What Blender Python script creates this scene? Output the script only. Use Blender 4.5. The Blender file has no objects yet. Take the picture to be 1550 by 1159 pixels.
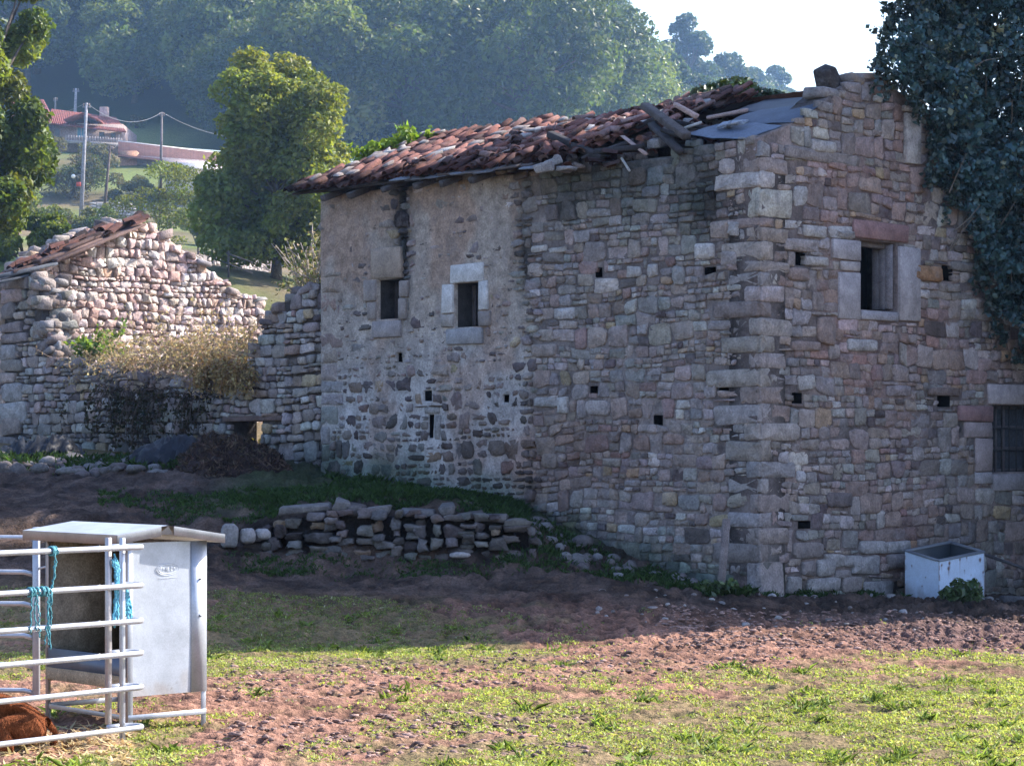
import bpy, math, random
import numpy as np
from mathutils import Vector, Matrix

RNG = np.random.default_rng(7)
random.seed(7)
scene = bpy.context.scene
COL = bpy.context.collection
F_PX, CX, HZ, CAM_Z = 3600.0, 775.0, 672.0, 2.45

# ---------------------------------------------------------------- helpers
def A(*a): return np.array(a, dtype=float)

def at(px, py, d):
    return A((px - CX) / F_PX * d, d, CAM_Z - (py - HZ) / F_PX * d)

def norm(v):
    v = np.asarray(v, float); return v / (np.linalg.norm(v) + 1e-12)

def _hash(ix, iy, iz):
    h = (ix.astype(np.int64) * 374761393 + iy.astype(np.int64) * 668265263 + iz.astype(np.int64) * 2147483647 % 1274126177) & 0x7fffffff
    h = ((h ^ (h >> 13)) * 1274126177) & 0x7fffffff
    h = ((h ^ (h >> 15)) * 668265263) & 0x7fffffff
    return ((h ^ (h >> 16)) & 0xffff) / 65535.0

def vnoise(x, y, z=0.0, seed=0):
    x = np.asarray(x, float); y = np.asarray(y, float); z = np.asarray(z, float) + seed * 17.31
    x, y, z = np.broadcast_arrays(x, y, z)
    ix, iy, iz = np.floor(x), np.floor(y), np.floor(z)
    fx, fy, fz = x - ix, y - iy, z - iz
    fx, fy, fz = [f * f * (3 - 2 * f) for f in (fx, fy, fz)]
    ix, iy, iz = ix.astype(np.int64), iy.astype(np.int64), iz.astype(np.int64)
    r = 0
    for dx in (0, 1):
        for dy in (0, 1):
            for dz in (0, 1):
                w = (fx if dx else 1 - fx) * (fy if dy else 1 - fy) * (fz if dz else 1 - fz)
                r = r + w * _hash(ix + dx + 1000, iy + dy + 1000, iz + dz + 1000)
    return r

def fbm(x, y, z=0.0, seed=0, oct=4):
    r, a, t = 0, 1.0, 0
    f = 1.0
    for k in range(oct):
        r = r + a * vnoise(np.asarray(x) * f, np.asarray(y) * f, np.asarray(z) * f, seed + k * 3)
        t += a; a *= .5; f *= 2.03
    return r / t

def smooth01(x, a, b):
    t = np.clip((np.asarray(x, float) - a) / (b - a), 0, 1); return t * t * (3 - 2 * t)

def mk(name, V, polys, mats, parent=None, col=None, smooth=True, midx=None):
    V = np.asarray(V, float).reshape(-1, 3)
    me = bpy.data.meshes.new(name)
    me.vertices.add(len(V)); me.vertices.foreach_set('co', V.astype(np.float32).ravel())
    polys = [np.asarray(p, dtype=np.int32) for p in polys if len(p)]
    nl = sum(p.size for p in polys); npoly = sum(len(p) for p in polys)
    me.loops.add(nl); me.polygons.add(npoly)
    me.loops.foreach_set('vertex_index', np.concatenate([p.ravel() for p in polys]).astype(np.int32))
    tot = np.concatenate([np.full(len(p), p.shape[1], np.int32) for p in polys])
    st = np.concatenate([[0], np.cumsum(tot)[:-1]]).astype(np.int32)
    me.polygons.foreach_set('loop_start', st)
    try: me.polygons.foreach_set('loop_total', tot)
    except Exception: pass
    if smooth: me.polygons.foreach_set('use_smooth', np.ones(npoly, bool))
    if not isinstance(mats, (list, tuple)): mats = [mats]
    for m in mats: me.materials.append(m)
    if midx is not None: me.polygons.foreach_set('material_index', np.asarray(midx, np.int32))
    if col is not None:
        c = np.asarray(col, float)
        if c.shape[1] == 3: c = np.c_[c, np.ones(len(c))]
        at_ = me.attributes.new('col', 'FLOAT_COLOR', 'POINT')
        at_.data.foreach_set('color', c.astype(np.float32).ravel())
    me.update(calc_edges=True); me.validate()
    o = bpy.data.objects.new(name, me); COL.objects.link(o)
    if parent is not None: adopt(o, parent)
    return o

def adopt(o, parent):
    o.parent = parent
    m = parent
    T = Matrix.Identity(4)
    chain = []
    while m is not None:
        chain.append(m); m = m.parent
    W = Matrix.Identity(4)
    for p in reversed(chain):
        W = W @ p.matrix_parent_inverse @ p.matrix_basis
    o.matrix_parent_inverse = W.inverted()

def empty(name, loc, label=None, cat=None, group=None):
    o = bpy.data.objects.new(name, None); COL.objects.link(o)
    o.location = Vector([float(x) for x in loc]); o.empty_display_size = .2
    if label: tag(o, label, cat, group)
    return o

def tag(o, label=None, cat=None, group=None, kind=None):
    if label: o['label'] = label
    if cat: o['category'] = cat
    if group: o['group'] = group
    if kind: o['kind'] = kind
    return o

def copy_tree(o, parent=None):
    c = o.copy(); COL.objects.link(c)
    if parent is not None: c.parent = parent
    for ch in list(o.children): copy_tree(ch, c)
    return c

class MB:
    """collects verts / faces / colours, becomes ONE mesh"""
    def __init__(self): self.V = []; self.P = []; self.C = []; self.n = 0
    def add(self, V, polys, col=(1, 1, 1)):
        V = np.asarray(V, float).reshape(-1, 3); c = np.asarray(col, float)
        if c.ndim == 1: c = np.tile(c[:3], (len(V), 1))
        for p in polys:
            if len(p): self.P.append(np.asarray(p, int) + self.n)
        self.V.append(V); self.C.append(c[:, :3]); self.n += len(V)
    def tube(self, path, rad, seg=8, col=(1, 1, 1), caps=True):
        V, P = tube(path, rad, seg, caps); self.add(V, P, col)
    def box(self, c, ax, half, bev=.0, jit=0, col=(1, 1, 1)):
        V, P = cbox(c, ax, half, bev, jit); self.add(V, P, col)
    def build(self, name, mat, parent=None, smooth=False):
        by = {}
        for p in self.P: by.setdefault(p.shape[1], []).append(p)
        return mk(name, np.concatenate(self.V), [np.concatenate(v) for v in by.values()], mat, parent, np.concatenate(self.C), smooth)

def tube(path, rad, seg=8, caps=True):
    path = np.asarray(path, float); n = len(path)
    rad = np.broadcast_to(np.asarray(rad, float), (n,))
    tg = np.gradient(path, axis=0); tg /= (np.linalg.norm(tg, axis=1)[:, None] + 1e-9)
    up = A(0, 0, 1) if abs(tg[0][2]) < .9 else A(1, 0, 0)
    V = []
    s = np.cross(tg[0], up); s /= np.linalg.norm(s)
    for i in range(n):
        s = s - tg[i] * np.dot(s, tg[i]); s /= (np.linalg.norm(s) + 1e-9)
        b = np.cross(tg[i], s)
        a = np.arange(seg) / seg * 2 * math.pi
        V.append(path[i] + rad[i] * (np.cos(a)[:, None] * s + np.sin(a)[:, None] * b))
    V = np.concatenate(V)
    i = np.arange(n - 1)[:, None] * seg; j = np.arange(seg)[None, :]; k = (j + 1) % seg
    Q = np.stack([i + j, i + k, i + seg + k, i + seg + j], -1).reshape(-1, 4)
    P = [Q]
    if caps:
        P.append(np.arange(seg)[::-1][None, :]); P.append((np.arange(seg) + (n - 1) * seg)[None, :])
    return V, P

def cbox(c, ax, half, bev=0., jit=0.):
    """box with chamfered edges; ax = 3 axis vectors (rows), half = half sizes"""
    ax = np.asarray(ax, float); h = np.asarray(half, float); c = np.asarray(c, float)
    flip = np.dot(np.cross(ax[0], ax[1]), ax[2]) < 0
    sg = [(sx, sy, sz) for sx in (-1, 1) for sy in (-1, 1) for sz in (-1, 1)]
    idx = {s: i for i, s in enumerate(sg)}
    if bev <= 0:
        L = np.array(sg) * h
        if jit: L = L + RNG.uniform(-jit, jit, L.shape)
        F = []
        for a in range(3):
            b, d = (a + 1) % 3, (a + 2) % 3
            for s in (-1, 1):
                q = []
                for sb, sd in ((-1, -1), (1, -1), (1, 1), (-1, 1)):
                    t = [0, 0, 0]; t[a] = s; t[b] = sb; t[d] = sd; q.append(idx[tuple(t)])
                if s < 0: q = q[::-1]
                F.append(q[::-1] if flip else q)
        return c + L @ ax, [np.array(F)]
    bev = min(bev, .45 * h.min())
    base = np.array(sg) * h
    if jit: base = base + RNG.uniform(-jit, jit, base.shape)
    V = []; vid = {}
    for s in sg:
        for a in range(3):
            p = base[idx[s]].copy()
            for b in range(3):
                if b != a: p[b] -= s[b] * bev
            vid[(s, a)] = len(V); V.append(p)
    Q = []; T = []
    for a in range(3):
        b, d = (a + 1) % 3, (a + 2) % 3
        for s in (-1, 1):
            q = []
            for sb, sd in ((-1, -1), (1, -1), (1, 1), (-1, 1)):
                t = [0, 0, 0]; t[a] = s; t[b] = sb; t[d] = sd; q.append(vid[(tuple(t), a)])
            Q.append(q if s > 0 else q[::-1])
    for a in range(3):
        b, d = (a + 1) % 3, (a + 2) % 3
        for sb in (-1, 1):
            for sd in (-1, 1):
                t0 = [0, 0, 0]; t0[b] = sb; t0[d] = sd
                t1 = list(t0); t0[a] = -1; t1[a] = 1; t0 = tuple(t0); t1 = tuple(t1)
                q = [vid[(t0, b)], vid[(t1, b)], vid[(t1, d)], vid[(t0, d)]]
                Q.append(q if sb * sd < 0 else q[::-1])
    for s in sg:
        q = [vid[(s, 0)], vid[(s, 1)], vid[(s, 2)]]
        T.append(q if s[0] * s[1] * s[2] > 0 else q[::-1])
    Q = np.array(Q); T = np.array(T)
    # edge chamfer winding check (outward)
    V = np.array(V)
    def fix(F):
        out = []
        for f in F:
            p = V[f]; n = np.cross(p[1] - p[0], p[2] - p[0])
            out.append(f if np.dot(n, p.mean(0)) > 0 else f[::-1])
        return np.array(out)
    Q, T = fix(Q), fix(T)
    if flip: Q, T = Q[:, ::-1], T[:, ::-1]
    return c + V @ ax, [Q, T]

XYZ = np.eye(3)

def leaves(P, size, stretch=1.6, up=.3, col=None, jit=.25, outward=None, fold=.25):
    """one folded rhomb leaf per point -> V, quads, colours"""
    n = len(P)
    nrm = RNG.normal(size=(n, 3))
    if outward is not None: nrm = nrm * .8 + outward * .6
    nrm[:, 2] += up
    nrm /= np.linalg.norm(nrm, axis=1)[:, None]
    t = RNG.normal(size=(n, 3)); t -= nrm * (t * nrm).sum(1)[:, None]; t /= (np.linalg.norm(t, axis=1)[:, None] + 1e-9)
    b = np.cross(nrm, t)
    s = (np.broadcast_to(size, (n,)) * RNG.uniform(.65, 1.35, n))[:, None]
    V = np.stack([P - t * s * stretch * .5, P + b * s * .5 + nrm * s * fold, P + t * s * stretch * .5, P - b * s * .5 + nrm * s * fold], 1)
    Q = np.arange(n * 4).reshape(n, 4)
    T1 = Q[:, [0, 1, 2]]; T2 = Q[:, [0, 2, 3]]
    c = np.asarray(col, float)
    if c.ndim == 1: c = np.tile(c, (n, 1))
    c = c * (1 + RNG.uniform(-jit, jit, (n, 1))) * (1 + RNG.uniform(-jit * .3, jit * .3, (n, 3)))
    return V.reshape(-1, 3), [np.concatenate([T1, T2])], np.repeat(c, 4, 0)

# ---------------------------------------------------------------- materials
def new_mat(name):
    m = bpy.data.materials.new(name); m.use_nodes = True
    nt = m.node_tree; nt.nodes.clear()
    out = nt.nodes.new('ShaderNodeOutputMaterial')
    return m, nt, out

def N(nt, typ, **kw):
    n = nt.nodes.new(typ)
    for k, v in kw.items():
        if k in n.inputs: n.inputs[k].default_value = v
        else: setattr(n, k, v)
    return n

def mat_attr(name, rough=.9, scale=9., var=.45, bump=.3, bscale=40., spec=.2, metal=0., fine=.35, base=None, bdist=.02, smear=0.):
    """surface whose colour comes from the mesh's own colours (or a base colour) broken up by two noises, with bump"""
    m, nt, out = new_mat(name); L = nt.links.new
    p = N(nt, 'ShaderNodeBsdfPrincipled', Roughness=rough, Metallic=metal)
    p.inputs['Specular IOR Level'].default_value = spec
    if base is None:
        c = N(nt, 'ShaderNodeAttribute', attribute_name='col'); csock = c.outputs['Color']
    else:
        c = N(nt, 'ShaderNodeRGB'); c.outputs[0].default_value = (*base, 1); csock = c.outputs[0]
    tc = N(nt, 'ShaderNodeTexCoord')
    n1 = N(nt, 'ShaderNodeTexNoise', Scale=scale, Detail=6., Roughness=.65)
    n2 = N(nt, 'ShaderNodeTexNoise', Scale=bscale, Detail=4., Roughness=.6)
    L(tc.outputs['Object'], n1.inputs['Vector']); L(tc.outputs['Object'], n2.inputs['Vector'])
    r1 = N(nt, 'ShaderNodeMapRange'); r1.inputs['From Min'].default_value = .3; r1.inputs['From Max'].default_value = .7
    r1.inputs['To Min'].default_value = 1 - var; r1.inputs['To Max'].default_value = 1 + var * .7
    r2 = N(nt, 'ShaderNodeMapRange'); r2.inputs['From Min'].default_value = .3; r2.inputs['From Max'].default_value = .7
    r2.inputs['To Min'].default_value = 1 - fine; r2.inputs['To Max'].default_value = 1 + fine
    L(n1.outputs['Fac'], r1.inputs['Value']); L(n2.outputs['Fac'], r2.inputs['Value'])
    mu = N(nt, 'ShaderNodeMath', operation='MULTIPLY'); L(r1.outputs[0], mu.inputs[0]); L(r2.outputs[0], mu.inputs[1])
    vm = N(nt, 'ShaderNodeVectorMath', operation='SCALE'); L(csock, vm.inputs[0]); L(mu.outputs[0], vm.inputs['Scale'])
    last = vm.outputs[0]
    if smear:
        n3 = N(nt, 'ShaderNodeTexNoise', Scale=3.1, Detail=7., Roughness=.72); L(tc.outputs['Object'], n3.inputs['Vector'])
        r3 = N(nt, 'ShaderNodeMapRange'); r3.inputs['From Min'].default_value = .50; r3.inputs['From Max'].default_value = .66; r3.inputs['To Max'].default_value = smear
        L(n3.outputs['Fac'], r3.inputs['Value'])
        mx = N(nt, 'ShaderNodeMix', data_type='RGBA'); L(r3.outputs[0], mx.inputs[0]); L(last, mx.inputs[6])
        hs = N(nt, 'ShaderNodeVectorMath', operation='MULTIPLY_ADD'); L(last, hs.inputs[0]); hs.inputs[1].default_value = (.45, .45, .45); hs.inputs[2].default_value = (.125, .112, .112)
        L(hs.outputs[0], mx.inputs[7]); last = mx.outputs[2]
    L(last, p.inputs['Base Color'])
    if bump:
        ad = N(nt, 'ShaderNodeMath', operation='ADD'); L(n1.outputs['Fac'], ad.inputs[0]); L(n2.outputs['Fac'], ad.inputs[1])
        b = N(nt, 'ShaderNodeBump', Strength=bump, Distance=bdist); L(ad.outputs[0], b.inputs['Height']); L(b.outputs[0], p.inputs['Normal'])
    L(p.outputs[0], out.inputs[0])
    return m

def mat_leaf(name, trans=.35, gloss=.1, rough=.45, tint=(1.25, 1.25, .55)):
    m, nt, out = new_mat(name); L = nt.links.new
    c = N(nt, 'ShaderNodeAttribute', attribute_name='col')
    d = N(nt, 'ShaderNodeBsdfPrincipled', Roughness=rough); d.inputs['Specular IOR Level'].default_value = gloss
    t = N(nt, 'ShaderNodeBsdfTranslucent')
    mx = N(nt, 'ShaderNodeMixShader'); mx.inputs[0].default_value = trans
    vm = N(nt, 'ShaderNodeVectorMath', operation='MULTIPLY'); vm.inputs[1].default_value = tint
    L(c.outputs['Color'], d.inputs['Base Color']); L(c.outputs['Color'], vm.inputs[0]); L(vm.outputs[0], t.inputs['Color'])
    L(d.outputs[0], mx.inputs[1]); L(t.outputs[0], mx.inputs[2]); L(mx.outputs[0], out.inputs[0])
    return m

M = {}
M['rock'] = mat_attr('weathered_stone', .92, 6., .40, .7, 30., .12, fine=.27, bdist=.025, smear=.75)
M['render'] = mat_attr('window_stone', .9, 5., .34, .5, 38., .15, fine=.2, smear=.45)
M['tile'] = mat_attr('old_clay_tile', .9, 6., .45, .3, 50., .1)
M['wood'] = mat_attr('weathered_wood', .85, 5., .4, .35, 60., .15)
M['earth'] = mat_attr('trodden_earth', .95, 6., .35, .8, 30., .12, fine=.45, bdist=.04)
M['mud'] = mat_attr('manure', 1., 6., .5, .8, 40., .1)
M['leaf'] = mat_leaf('tree_leaf', .45, .25, .45, (1.35, 1.3, .5))
M['farleaf'] = mat_leaf('forest_leaf', .38, .3, .45, (1.35, 1.35, .6))
M['ivy'] = mat_leaf('ivy_leaf', .12, .45, .38)
M['grass'] = mat_leaf('grass_blade', .4, .2, .5, (1.2, 1.2, .5))
M['dry'] = mat_leaf('dry_leaf', .35, .1, .7, (1.1, 1.0, .8))
M['bark'] = mat_attr('bark', .95, 6., .4, .6, 30., .1)
M['galv'] = mat_attr('galvanised_steel', .46, 3.5, .22, .05, 90., .5, metal=.5, fine=.10)
M['pipe'] = mat_attr('galvanised_pipe', .38, 8., .15, .05, 60., .5, metal=.5, fine=.08)
M['plastic'] = mat_attr('black_plastic', .5, 6., .3, .3, 20., .3)
M['paint'] = mat_attr('old_white_enamel', .45, 5., .12, .08, 40., .45, fine=.06)
M['twine'] = mat_attr('blue_twine', .7, 20., .2, 0, 60.)
M['hide'] = mat_attr('calf_hide', .95, 7., .3, .6, 150., .1, fine=.3)
M['dark'] = mat_attr('interior_shade', 1., 3., .2, 0, 20., 0, base=(.012, .012, .014))  # near-black base colour paints the shade inside openings
M['slate'] = mat_attr('blue_grey_sheet', .62, 5., .25, .2, 30., .4)
M['wall'] = mat_attr('house_plaster', .9, 1.2, .2, .1, 8., .1)
M['glass'] = mat_attr('dusty_glass', .25, 3., .2, 0, 20., .5)
M['wire'] = mat_attr('wire', .5, 3., .1, 0, 20., .4, metal=.6)
HAZE_DENS, HAZE2, SUN_E, SKY_E, FILM = .00058, .0006, 5.0, .14, 2.6
# ---------------------------------------------------------------- frames of the two house walls
Z = A(0, 0, 1)
C0 = A(3.54, 34., 0.)
DL = norm(A(-.697, .717, 0)); DR = norm(A(.717, .697, 0))
NF = norm(A(-.717, -.697, 0)); NG = norm(A(.697, -.717, 0))

class Frame:
    def __init__(s, O, U, Nn): s.O, s.U, s.N = np.asarray(O, float), np.asarray(U, float), np.asarray(Nn, float)
    def u(s, px):
        r = (px - CX) / F_PX
        return (r * s.O[1] - s.O[0]) / (s.U[0] - r * s.U[1])
    def uz(s, px, py):
        u = s.u(px); d = s.O[1] + s.U[1] * u
        return u, CAM_Z - (py - HZ) / F_PX * d
    def P(s, u, z, d=0.):
        u, z, d = np.broadcast_arrays(np.asarray(u, float), np.asarray(z, float), np.asarray(d, float))
        return s.O + u[..., None] * s.U + z[..., None] * Z + d[..., None] * s.N
    def rect(s, x0, y0, x1, y1):
        ua, ub = s.u(x0), s.u(x1); um = s.u((x0 + x1) / 2); d = s.O[1] + s.U[1] * um
        za, zb = CAM_Z - (y1 - HZ) / F_PX * d, CAM_Z - (y0 - HZ) / F_PX * d
        return min(ua, ub), max(ua, ub), za, zb
    def flip(s): return np.dot(np.cross(s.U, Z), s.N) < 0
    def ax(s): return np.array([s.U, Z, s.N])

FF = Frame(C0, DL, NF)            # long wall, runs back to the left
FG = Frame(C0, DR, NG)            # gable wall, runs back to the right
UL = FF.u(488)                     # left end of the long wall
O_R = C0 + DL * UL
FR = Frame(O_R + NF * -.12, DL, NF)  # ruin's front wall continues the long wall
VL = FR.u(5)
O_RG = FR.O + DL * VL
FRG = Frame(O_RG, DR, NG)         # ruin's gable wall

# ---------------------------------------------------------------- ground height
ctrl = []
def cp(px, py, d): p = at(px, py, d); ctrl.append(tuple(p))
def cz(x, y, z): ctrl.append((x, y, z))
for x in (-14, -8, -4, 0, 4, 8, 14):
    for y in (-20, 0, 10, 16, 20, 24, 27.5): cz(x, y, 0.)
for x in (-2, 1, 4, 8): cz(x, 30, .02)
for px, py in ((800, 770), (880, 806), (960, 845), (1040, 878), (1100, 895), (1150, 901)):
    u, z = FF.uz(px, py); p = FF.P(u, z); cz(*p)
for px, py in ((640, 738), (560, 722), (490, 712)):
    u, z = FF.uz(px, py); cz(*FF.P(u, z))
for px, py in ((1250, 904), (1370, 906), (1550, 908), (1700, 908)):
    u, z = FG.uz(px, py); cz(*FG.P(u, z)); cz(*FG.P(u, z, 1.3))
for px, py in ((400, 692), (300, 690), (200, 685), (100, 676), (5, 670)):
    u, z = FR.uz(px, py); cz(*FR.P(u, z))
for px, py, d in ((340, 905, 31), (775, 905, 31.8), (560, 905, 31.5), (950, 900, 32.4), (0, 905, 31), (-300, 905, 31),
                  (380, 838, 34.2), (460, 842, 34.2), (560, 842, 34.2), (660, 842, 34.2), (760, 838, 34.2), (840, 850, 34.4), (940, 872, 34.),
                  (400, 790, 35.1), (480, 775, 35.1), (580, 772, 35.1), (680, 775, 35.1), (770, 785, 35.3), (840, 808, 36.),
                  (600, 752, 37.5), (450, 750, 37.5), (300, 762, 36.5), (150, 765, 36), (0, 770, 35.6), (-300, 770, 35.6), (0, 810, 34), (200, 812, 33.8),
                  (320, 735, 38.6), (150, 735, 38.8), (0, 742, 38.6), (-300, 742, 38.6), (60, 700, 42), (200, 705, 40.8), (340, 712, 40)):
    cp(px, py, d)
for x, y, z in ((-9, 50, 2.6), (-6, 48, 2.5), (0, 47, 2.3), (5, 46, 1.6), (11, 46, .6), (14, 40, 0), (20, 34, 0), (30, 30, 0), (30, 50, 1.2), (-14, 48, 2.8), (-20, 42, 2.2), (-25, 30, 1),
                (-25, 20, 0), (-30, 0, 0), (30, 0, 0), (30, 15, 0), (-8, 56, 3.4), (0, 56, 3.0), (10, 60, 2.0), (-16, 60, 4.2)):
    cz(x, y, z)
for px, py, d in ((340, 408, 78), (420, 415, 75), (300, 395, 85), (100, 395, 70), (0, 390, 72), (-300, 400, 80), (128, 335, 160), (170, 330, 150), (260, 325, 150), (0, 320, 150), (400, 335, 150), (-300, 320, 150),
                  (110, 232, 188), (250, 250, 176), (320, 270, 176), (200, 190, 215), (300, 222, 215), (0, 215, 205), (-300, 200, 205)):
    cp(px, py, d)
for x, y, z in ((0, 80, 5), (10, 90, 5.5), (25, 80, 5), (60, 60, 3), (60, 120, 8), (0, 150, 14), (20, 170, 15), (60, 200, 18), (10, 215, 27), (-90, 60, 8), (-90, 120, 20), (100, 200, 20), (140, 120, 10), (-120, 0, 0), (120, 0, 0), (0, -100, 0), (-150, 200, 40)):
    cz(x, y, z)
_c = np.array(ctrl); _x, _y, _z = _c[:, 0], _c[:, 1], _c[:, 2]
def _phi(dx, dy): return np.sqrt(dx * dx + dy * dy + .35)
def _far(y): return y
_K = _phi(_x[:, None] - _x[None], _y[:, None] - _y[None]) + np.eye(len(_x)) * .0
_w = np.linalg.lstsq(_K - 0.02 * np.eye(len(_x)), _z, rcond=None)[0]
def H0(x, y):
    x = np.asarray(x, float); y = np.asarray(y, float); sh = np.broadcast(x, y).shape
    X = np.broadcast_to(x, sh).ravel(); Y = np.broadcast_to(y, sh).ravel()
    out = np.empty(len(X))
    for i in range(0, len(X), 40000):
        s = slice(i, i + 40000)
        out[s] = _phi(X[s, None] - _x[None], Y[s, None] - _y[None]) @ _w
    return out.reshape(sh)

def Hhill(x, y):
    x = np.asarray(x, float); y = np.asarray(y, float)
    q = y - (212 + np.maximum(0, x) * 3.2)
    slope = np.where(q < 0, .12, .46)
    z = 29 + q * slope
    zmax = 38 + np.maximum(0, 8 - x) * 1.6 + np.clip(x - 8, 0, 60) * .35
    zm = zmax - np.maximum(0, q - 220) * .05
    z = zm - np.log1p(np.exp(np.clip((zm - z) / 6., -40, 40))) * 6. * 1.0
    z = z + 2.5 * (fbm(x / 40., y / 40., 0, 5, 3) - .5) * 2
    return z
def Hg(x, y):
    w = smooth01(y, 195, 235)
    return H0(x, np.minimum(y, 236)) * (1 - w) + Hhill(x, y) * w

# how green the meadow is, from a few sample spots (image spots carried to the ground)
gs = [(330, 1000, 1.), (450, 990, 1.), (600, 985, .95), (750, 985, .8), (860, 975, .3), (1000, 985, .12), (1150, 980, .05), (1300, 975, .05), (1500, 965, .0),
      (340, 1060, .22), (420, 1045, .3), (520, 1040, .3), (600, 1030, .3), (700, 1030, .35), (800, 1030, .4), (900, 1040, .5), (1000, 1035, .35), (1150, 1030, .6), (1250, 1040, .75), (1400, 1000, .55), (1500, 1000, .7),
      (1400, 1050, .95), (1530, 1060, 1.), (320, 1110, .25), (430, 1110, .2), (520, 1090, .3), (600, 1100, .6), (700, 1090, .6), (800, 1080, .75), (900, 1090, .8), (1000, 1090, .7), (1150, 1090, .85), (1300, 1110, 1.), (1500, 1130, 1.),
      (380, 1150, .2), (500, 1145, .45), (650, 1150, .8), (800, 1150, .95), (1000, 1150, 1.), (1200, 1150, 1.), (250, 1110, 1.), (230, 1140, .9), (120, 1120, .1), (40, 1040, .4), (100, 1040, .35), (20, 1000, .8), (200, 1060, .5),
      (700, 940, .5), (500, 940, .6), (380, 930, .55), (900, 935, .25), (1100, 935, .05), (1250, 935, .05), (1450, 935, 0), (500, 890, .1), (800, 890, .1), (380, 880, .15), (1000, 900, .05)]
_gx = []; 
for px, py, g in gs:
    d = CAM_Z * F_PX / (py - HZ); _gx.append(((px - CX) / F_PX * d, d, g))
_gx = np.array(_gx)
def greenness(x, y):
    x = np.asarray(x, float); y = np.asarray(y, float)
    d2 = (x[..., None] - _gx[:, 0]) ** 2 + ((y[..., None] - _gx[:, 1]) * .6) ** 2 + .03
    w = 1 / d2 ** 1.6
    return (w * _gx[:, 2]).sum(-1) / w.sum(-1)

# ---------------------------------------------------------------- ground sheet
def lines(segs):
    out = []
    for a, b, s in segs:
        n = max(1, int(round((b - a) / s))); out.append(np.linspace(a, b, n, endpoint=False))
    return np.unique(np.concatenate(out + [[segs[-1][1]]]))
gxs = lines([(-260, -60, 20), (-60, -16, 3), (-16, -10, .4), (-10, -6.2, .08), (-6.2, 8.2, .029), (8.2, 16, .3), (16, 60, 3), (60, 320, 20)])
gys = lines([(-90, 0, 15), (0, 14, 2), (14, 17.2, .2), (17.2, 23, .029), (23, 33, .036), (33, 35, .05), (35, 42, .1), (42, 60, .5), (60, 206, 3)])
GX, GY = np.meshgrid(gxs, gys)
GZ = H0(GX, GY)
near = (smooth01(GX, -10.5, -8.5) * (1 - smooth01(GX, 8, 10)) * smooth01(GY, 16, 17.3) * (1 - smooth01(GY, 42, 46)))
wet = smooth01(GX, 3.2, 5.5) * smooth01(GY, 27, 29.5) * (1 - smooth01(GY, 35, 37))
green = np.zeros_like(GX); msk = near > 0
green[msk] = greenness(GX[msk], GY[msk])
clod = np.abs(fbm(GX / .17, GY / .17, 0, 1, 3) - .5) * -2. + .22 + .6 * (fbm(GX / .07, GY / .09, 0, 19, 2) - .5)
lump = fbm(GX / .55, GY / .55, 0, 2, 3) - .5
hoof = smooth01(vnoise(GX / .21, GY / .21, 0, 9), .72, .9)
GZ = GZ + near * (clod * (.13 - .07 * green + .09 * wet) + lump * .13 - hoof * .05 * (1 - .7 * green)) + (1 - near) * 0
# bank below the long wall is rough
bank = near * smooth01(GY, 31.5, 33.5)
GZ = GZ + bank * ((fbm(GX / .35, GY / .35, 0, 4, 4) - .5) * .26 + (fbm(GX / 1.3, GY / 1.3, 0, 14, 2) - .5) * .25 * (1 - smooth01(GX, -3, -1)))
# keep the sheet under foot of the trough and walls
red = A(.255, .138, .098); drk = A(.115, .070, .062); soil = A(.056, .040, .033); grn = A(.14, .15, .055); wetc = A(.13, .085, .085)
mixv = (fbm(GX / .5, GY / .5, 0, 11, 4))[..., None]
colg = red * (0.75 + 1.3 * (clod[..., None] + .1)) * (.7 + .6 * mixv)
colg = colg * (1 - .5 * hoof[..., None])
pt = smooth01(fbm(GX / .9, GY / .9, 0, 21, 3), .38, .62)[..., None]
colg = colg * (1 - .28 * pt) 
gg = smooth01(green + (fbm(GX / .35, GY / .35, 0, 31, 3) - .5) * 1.1, .35, .75)[..., None]
colg = colg * (1 - gg * .5) + grn * gg * .5
colg = colg * (1 - wet[..., None] * .7) + wetc * (.7 + .8 * clod[..., None]) * wet[..., None] * .7
sh = (smooth01(GY, 30, 32.5) * (1 - smooth01(GY, 43, 46)))[..., None]  # shaded yard, where the soil colour is set darker to deepen the shade
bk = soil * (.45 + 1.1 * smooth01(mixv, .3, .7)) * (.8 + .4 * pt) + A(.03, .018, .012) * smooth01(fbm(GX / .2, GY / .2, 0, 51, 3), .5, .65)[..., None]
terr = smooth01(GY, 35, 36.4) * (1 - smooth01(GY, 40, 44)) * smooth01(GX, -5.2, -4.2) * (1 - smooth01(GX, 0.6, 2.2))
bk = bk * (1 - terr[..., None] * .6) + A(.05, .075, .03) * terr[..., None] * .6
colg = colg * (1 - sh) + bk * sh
farg = smooth01(GY, 46, 60)[..., None]
fgn = fbm(GX / 5, GY / 5, 0, 41, 5)[..., None]; fg = (A(.15, .19, .06) * smooth01(fgn, .44, .66) + A(.17, .135, .085) * (1 - smooth01(fgn, .4, .6))) * (.7 + .6 * fbm(GX / 1.2, GY / 1.2, 0, 42, 4)[..., None])
colg = colg * (1 - farg) + fg * farg
outc = (1 - near)[..., None] * (1 - farg)
colg = colg * (1 - outc * .5) + A(.13, .14, .05) * outc * .5
ny, nx = GX.shape
ii = (np.arange(ny - 1)[:, None] * nx + np.arange(nx - 1)[None, :]).ravel()
Q = np.stack([ii, ii + 1, ii + nx + 1, ii + nx], -1)
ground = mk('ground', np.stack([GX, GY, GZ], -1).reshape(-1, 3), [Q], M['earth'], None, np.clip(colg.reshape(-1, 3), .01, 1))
tag(ground, kind='structure')

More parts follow.
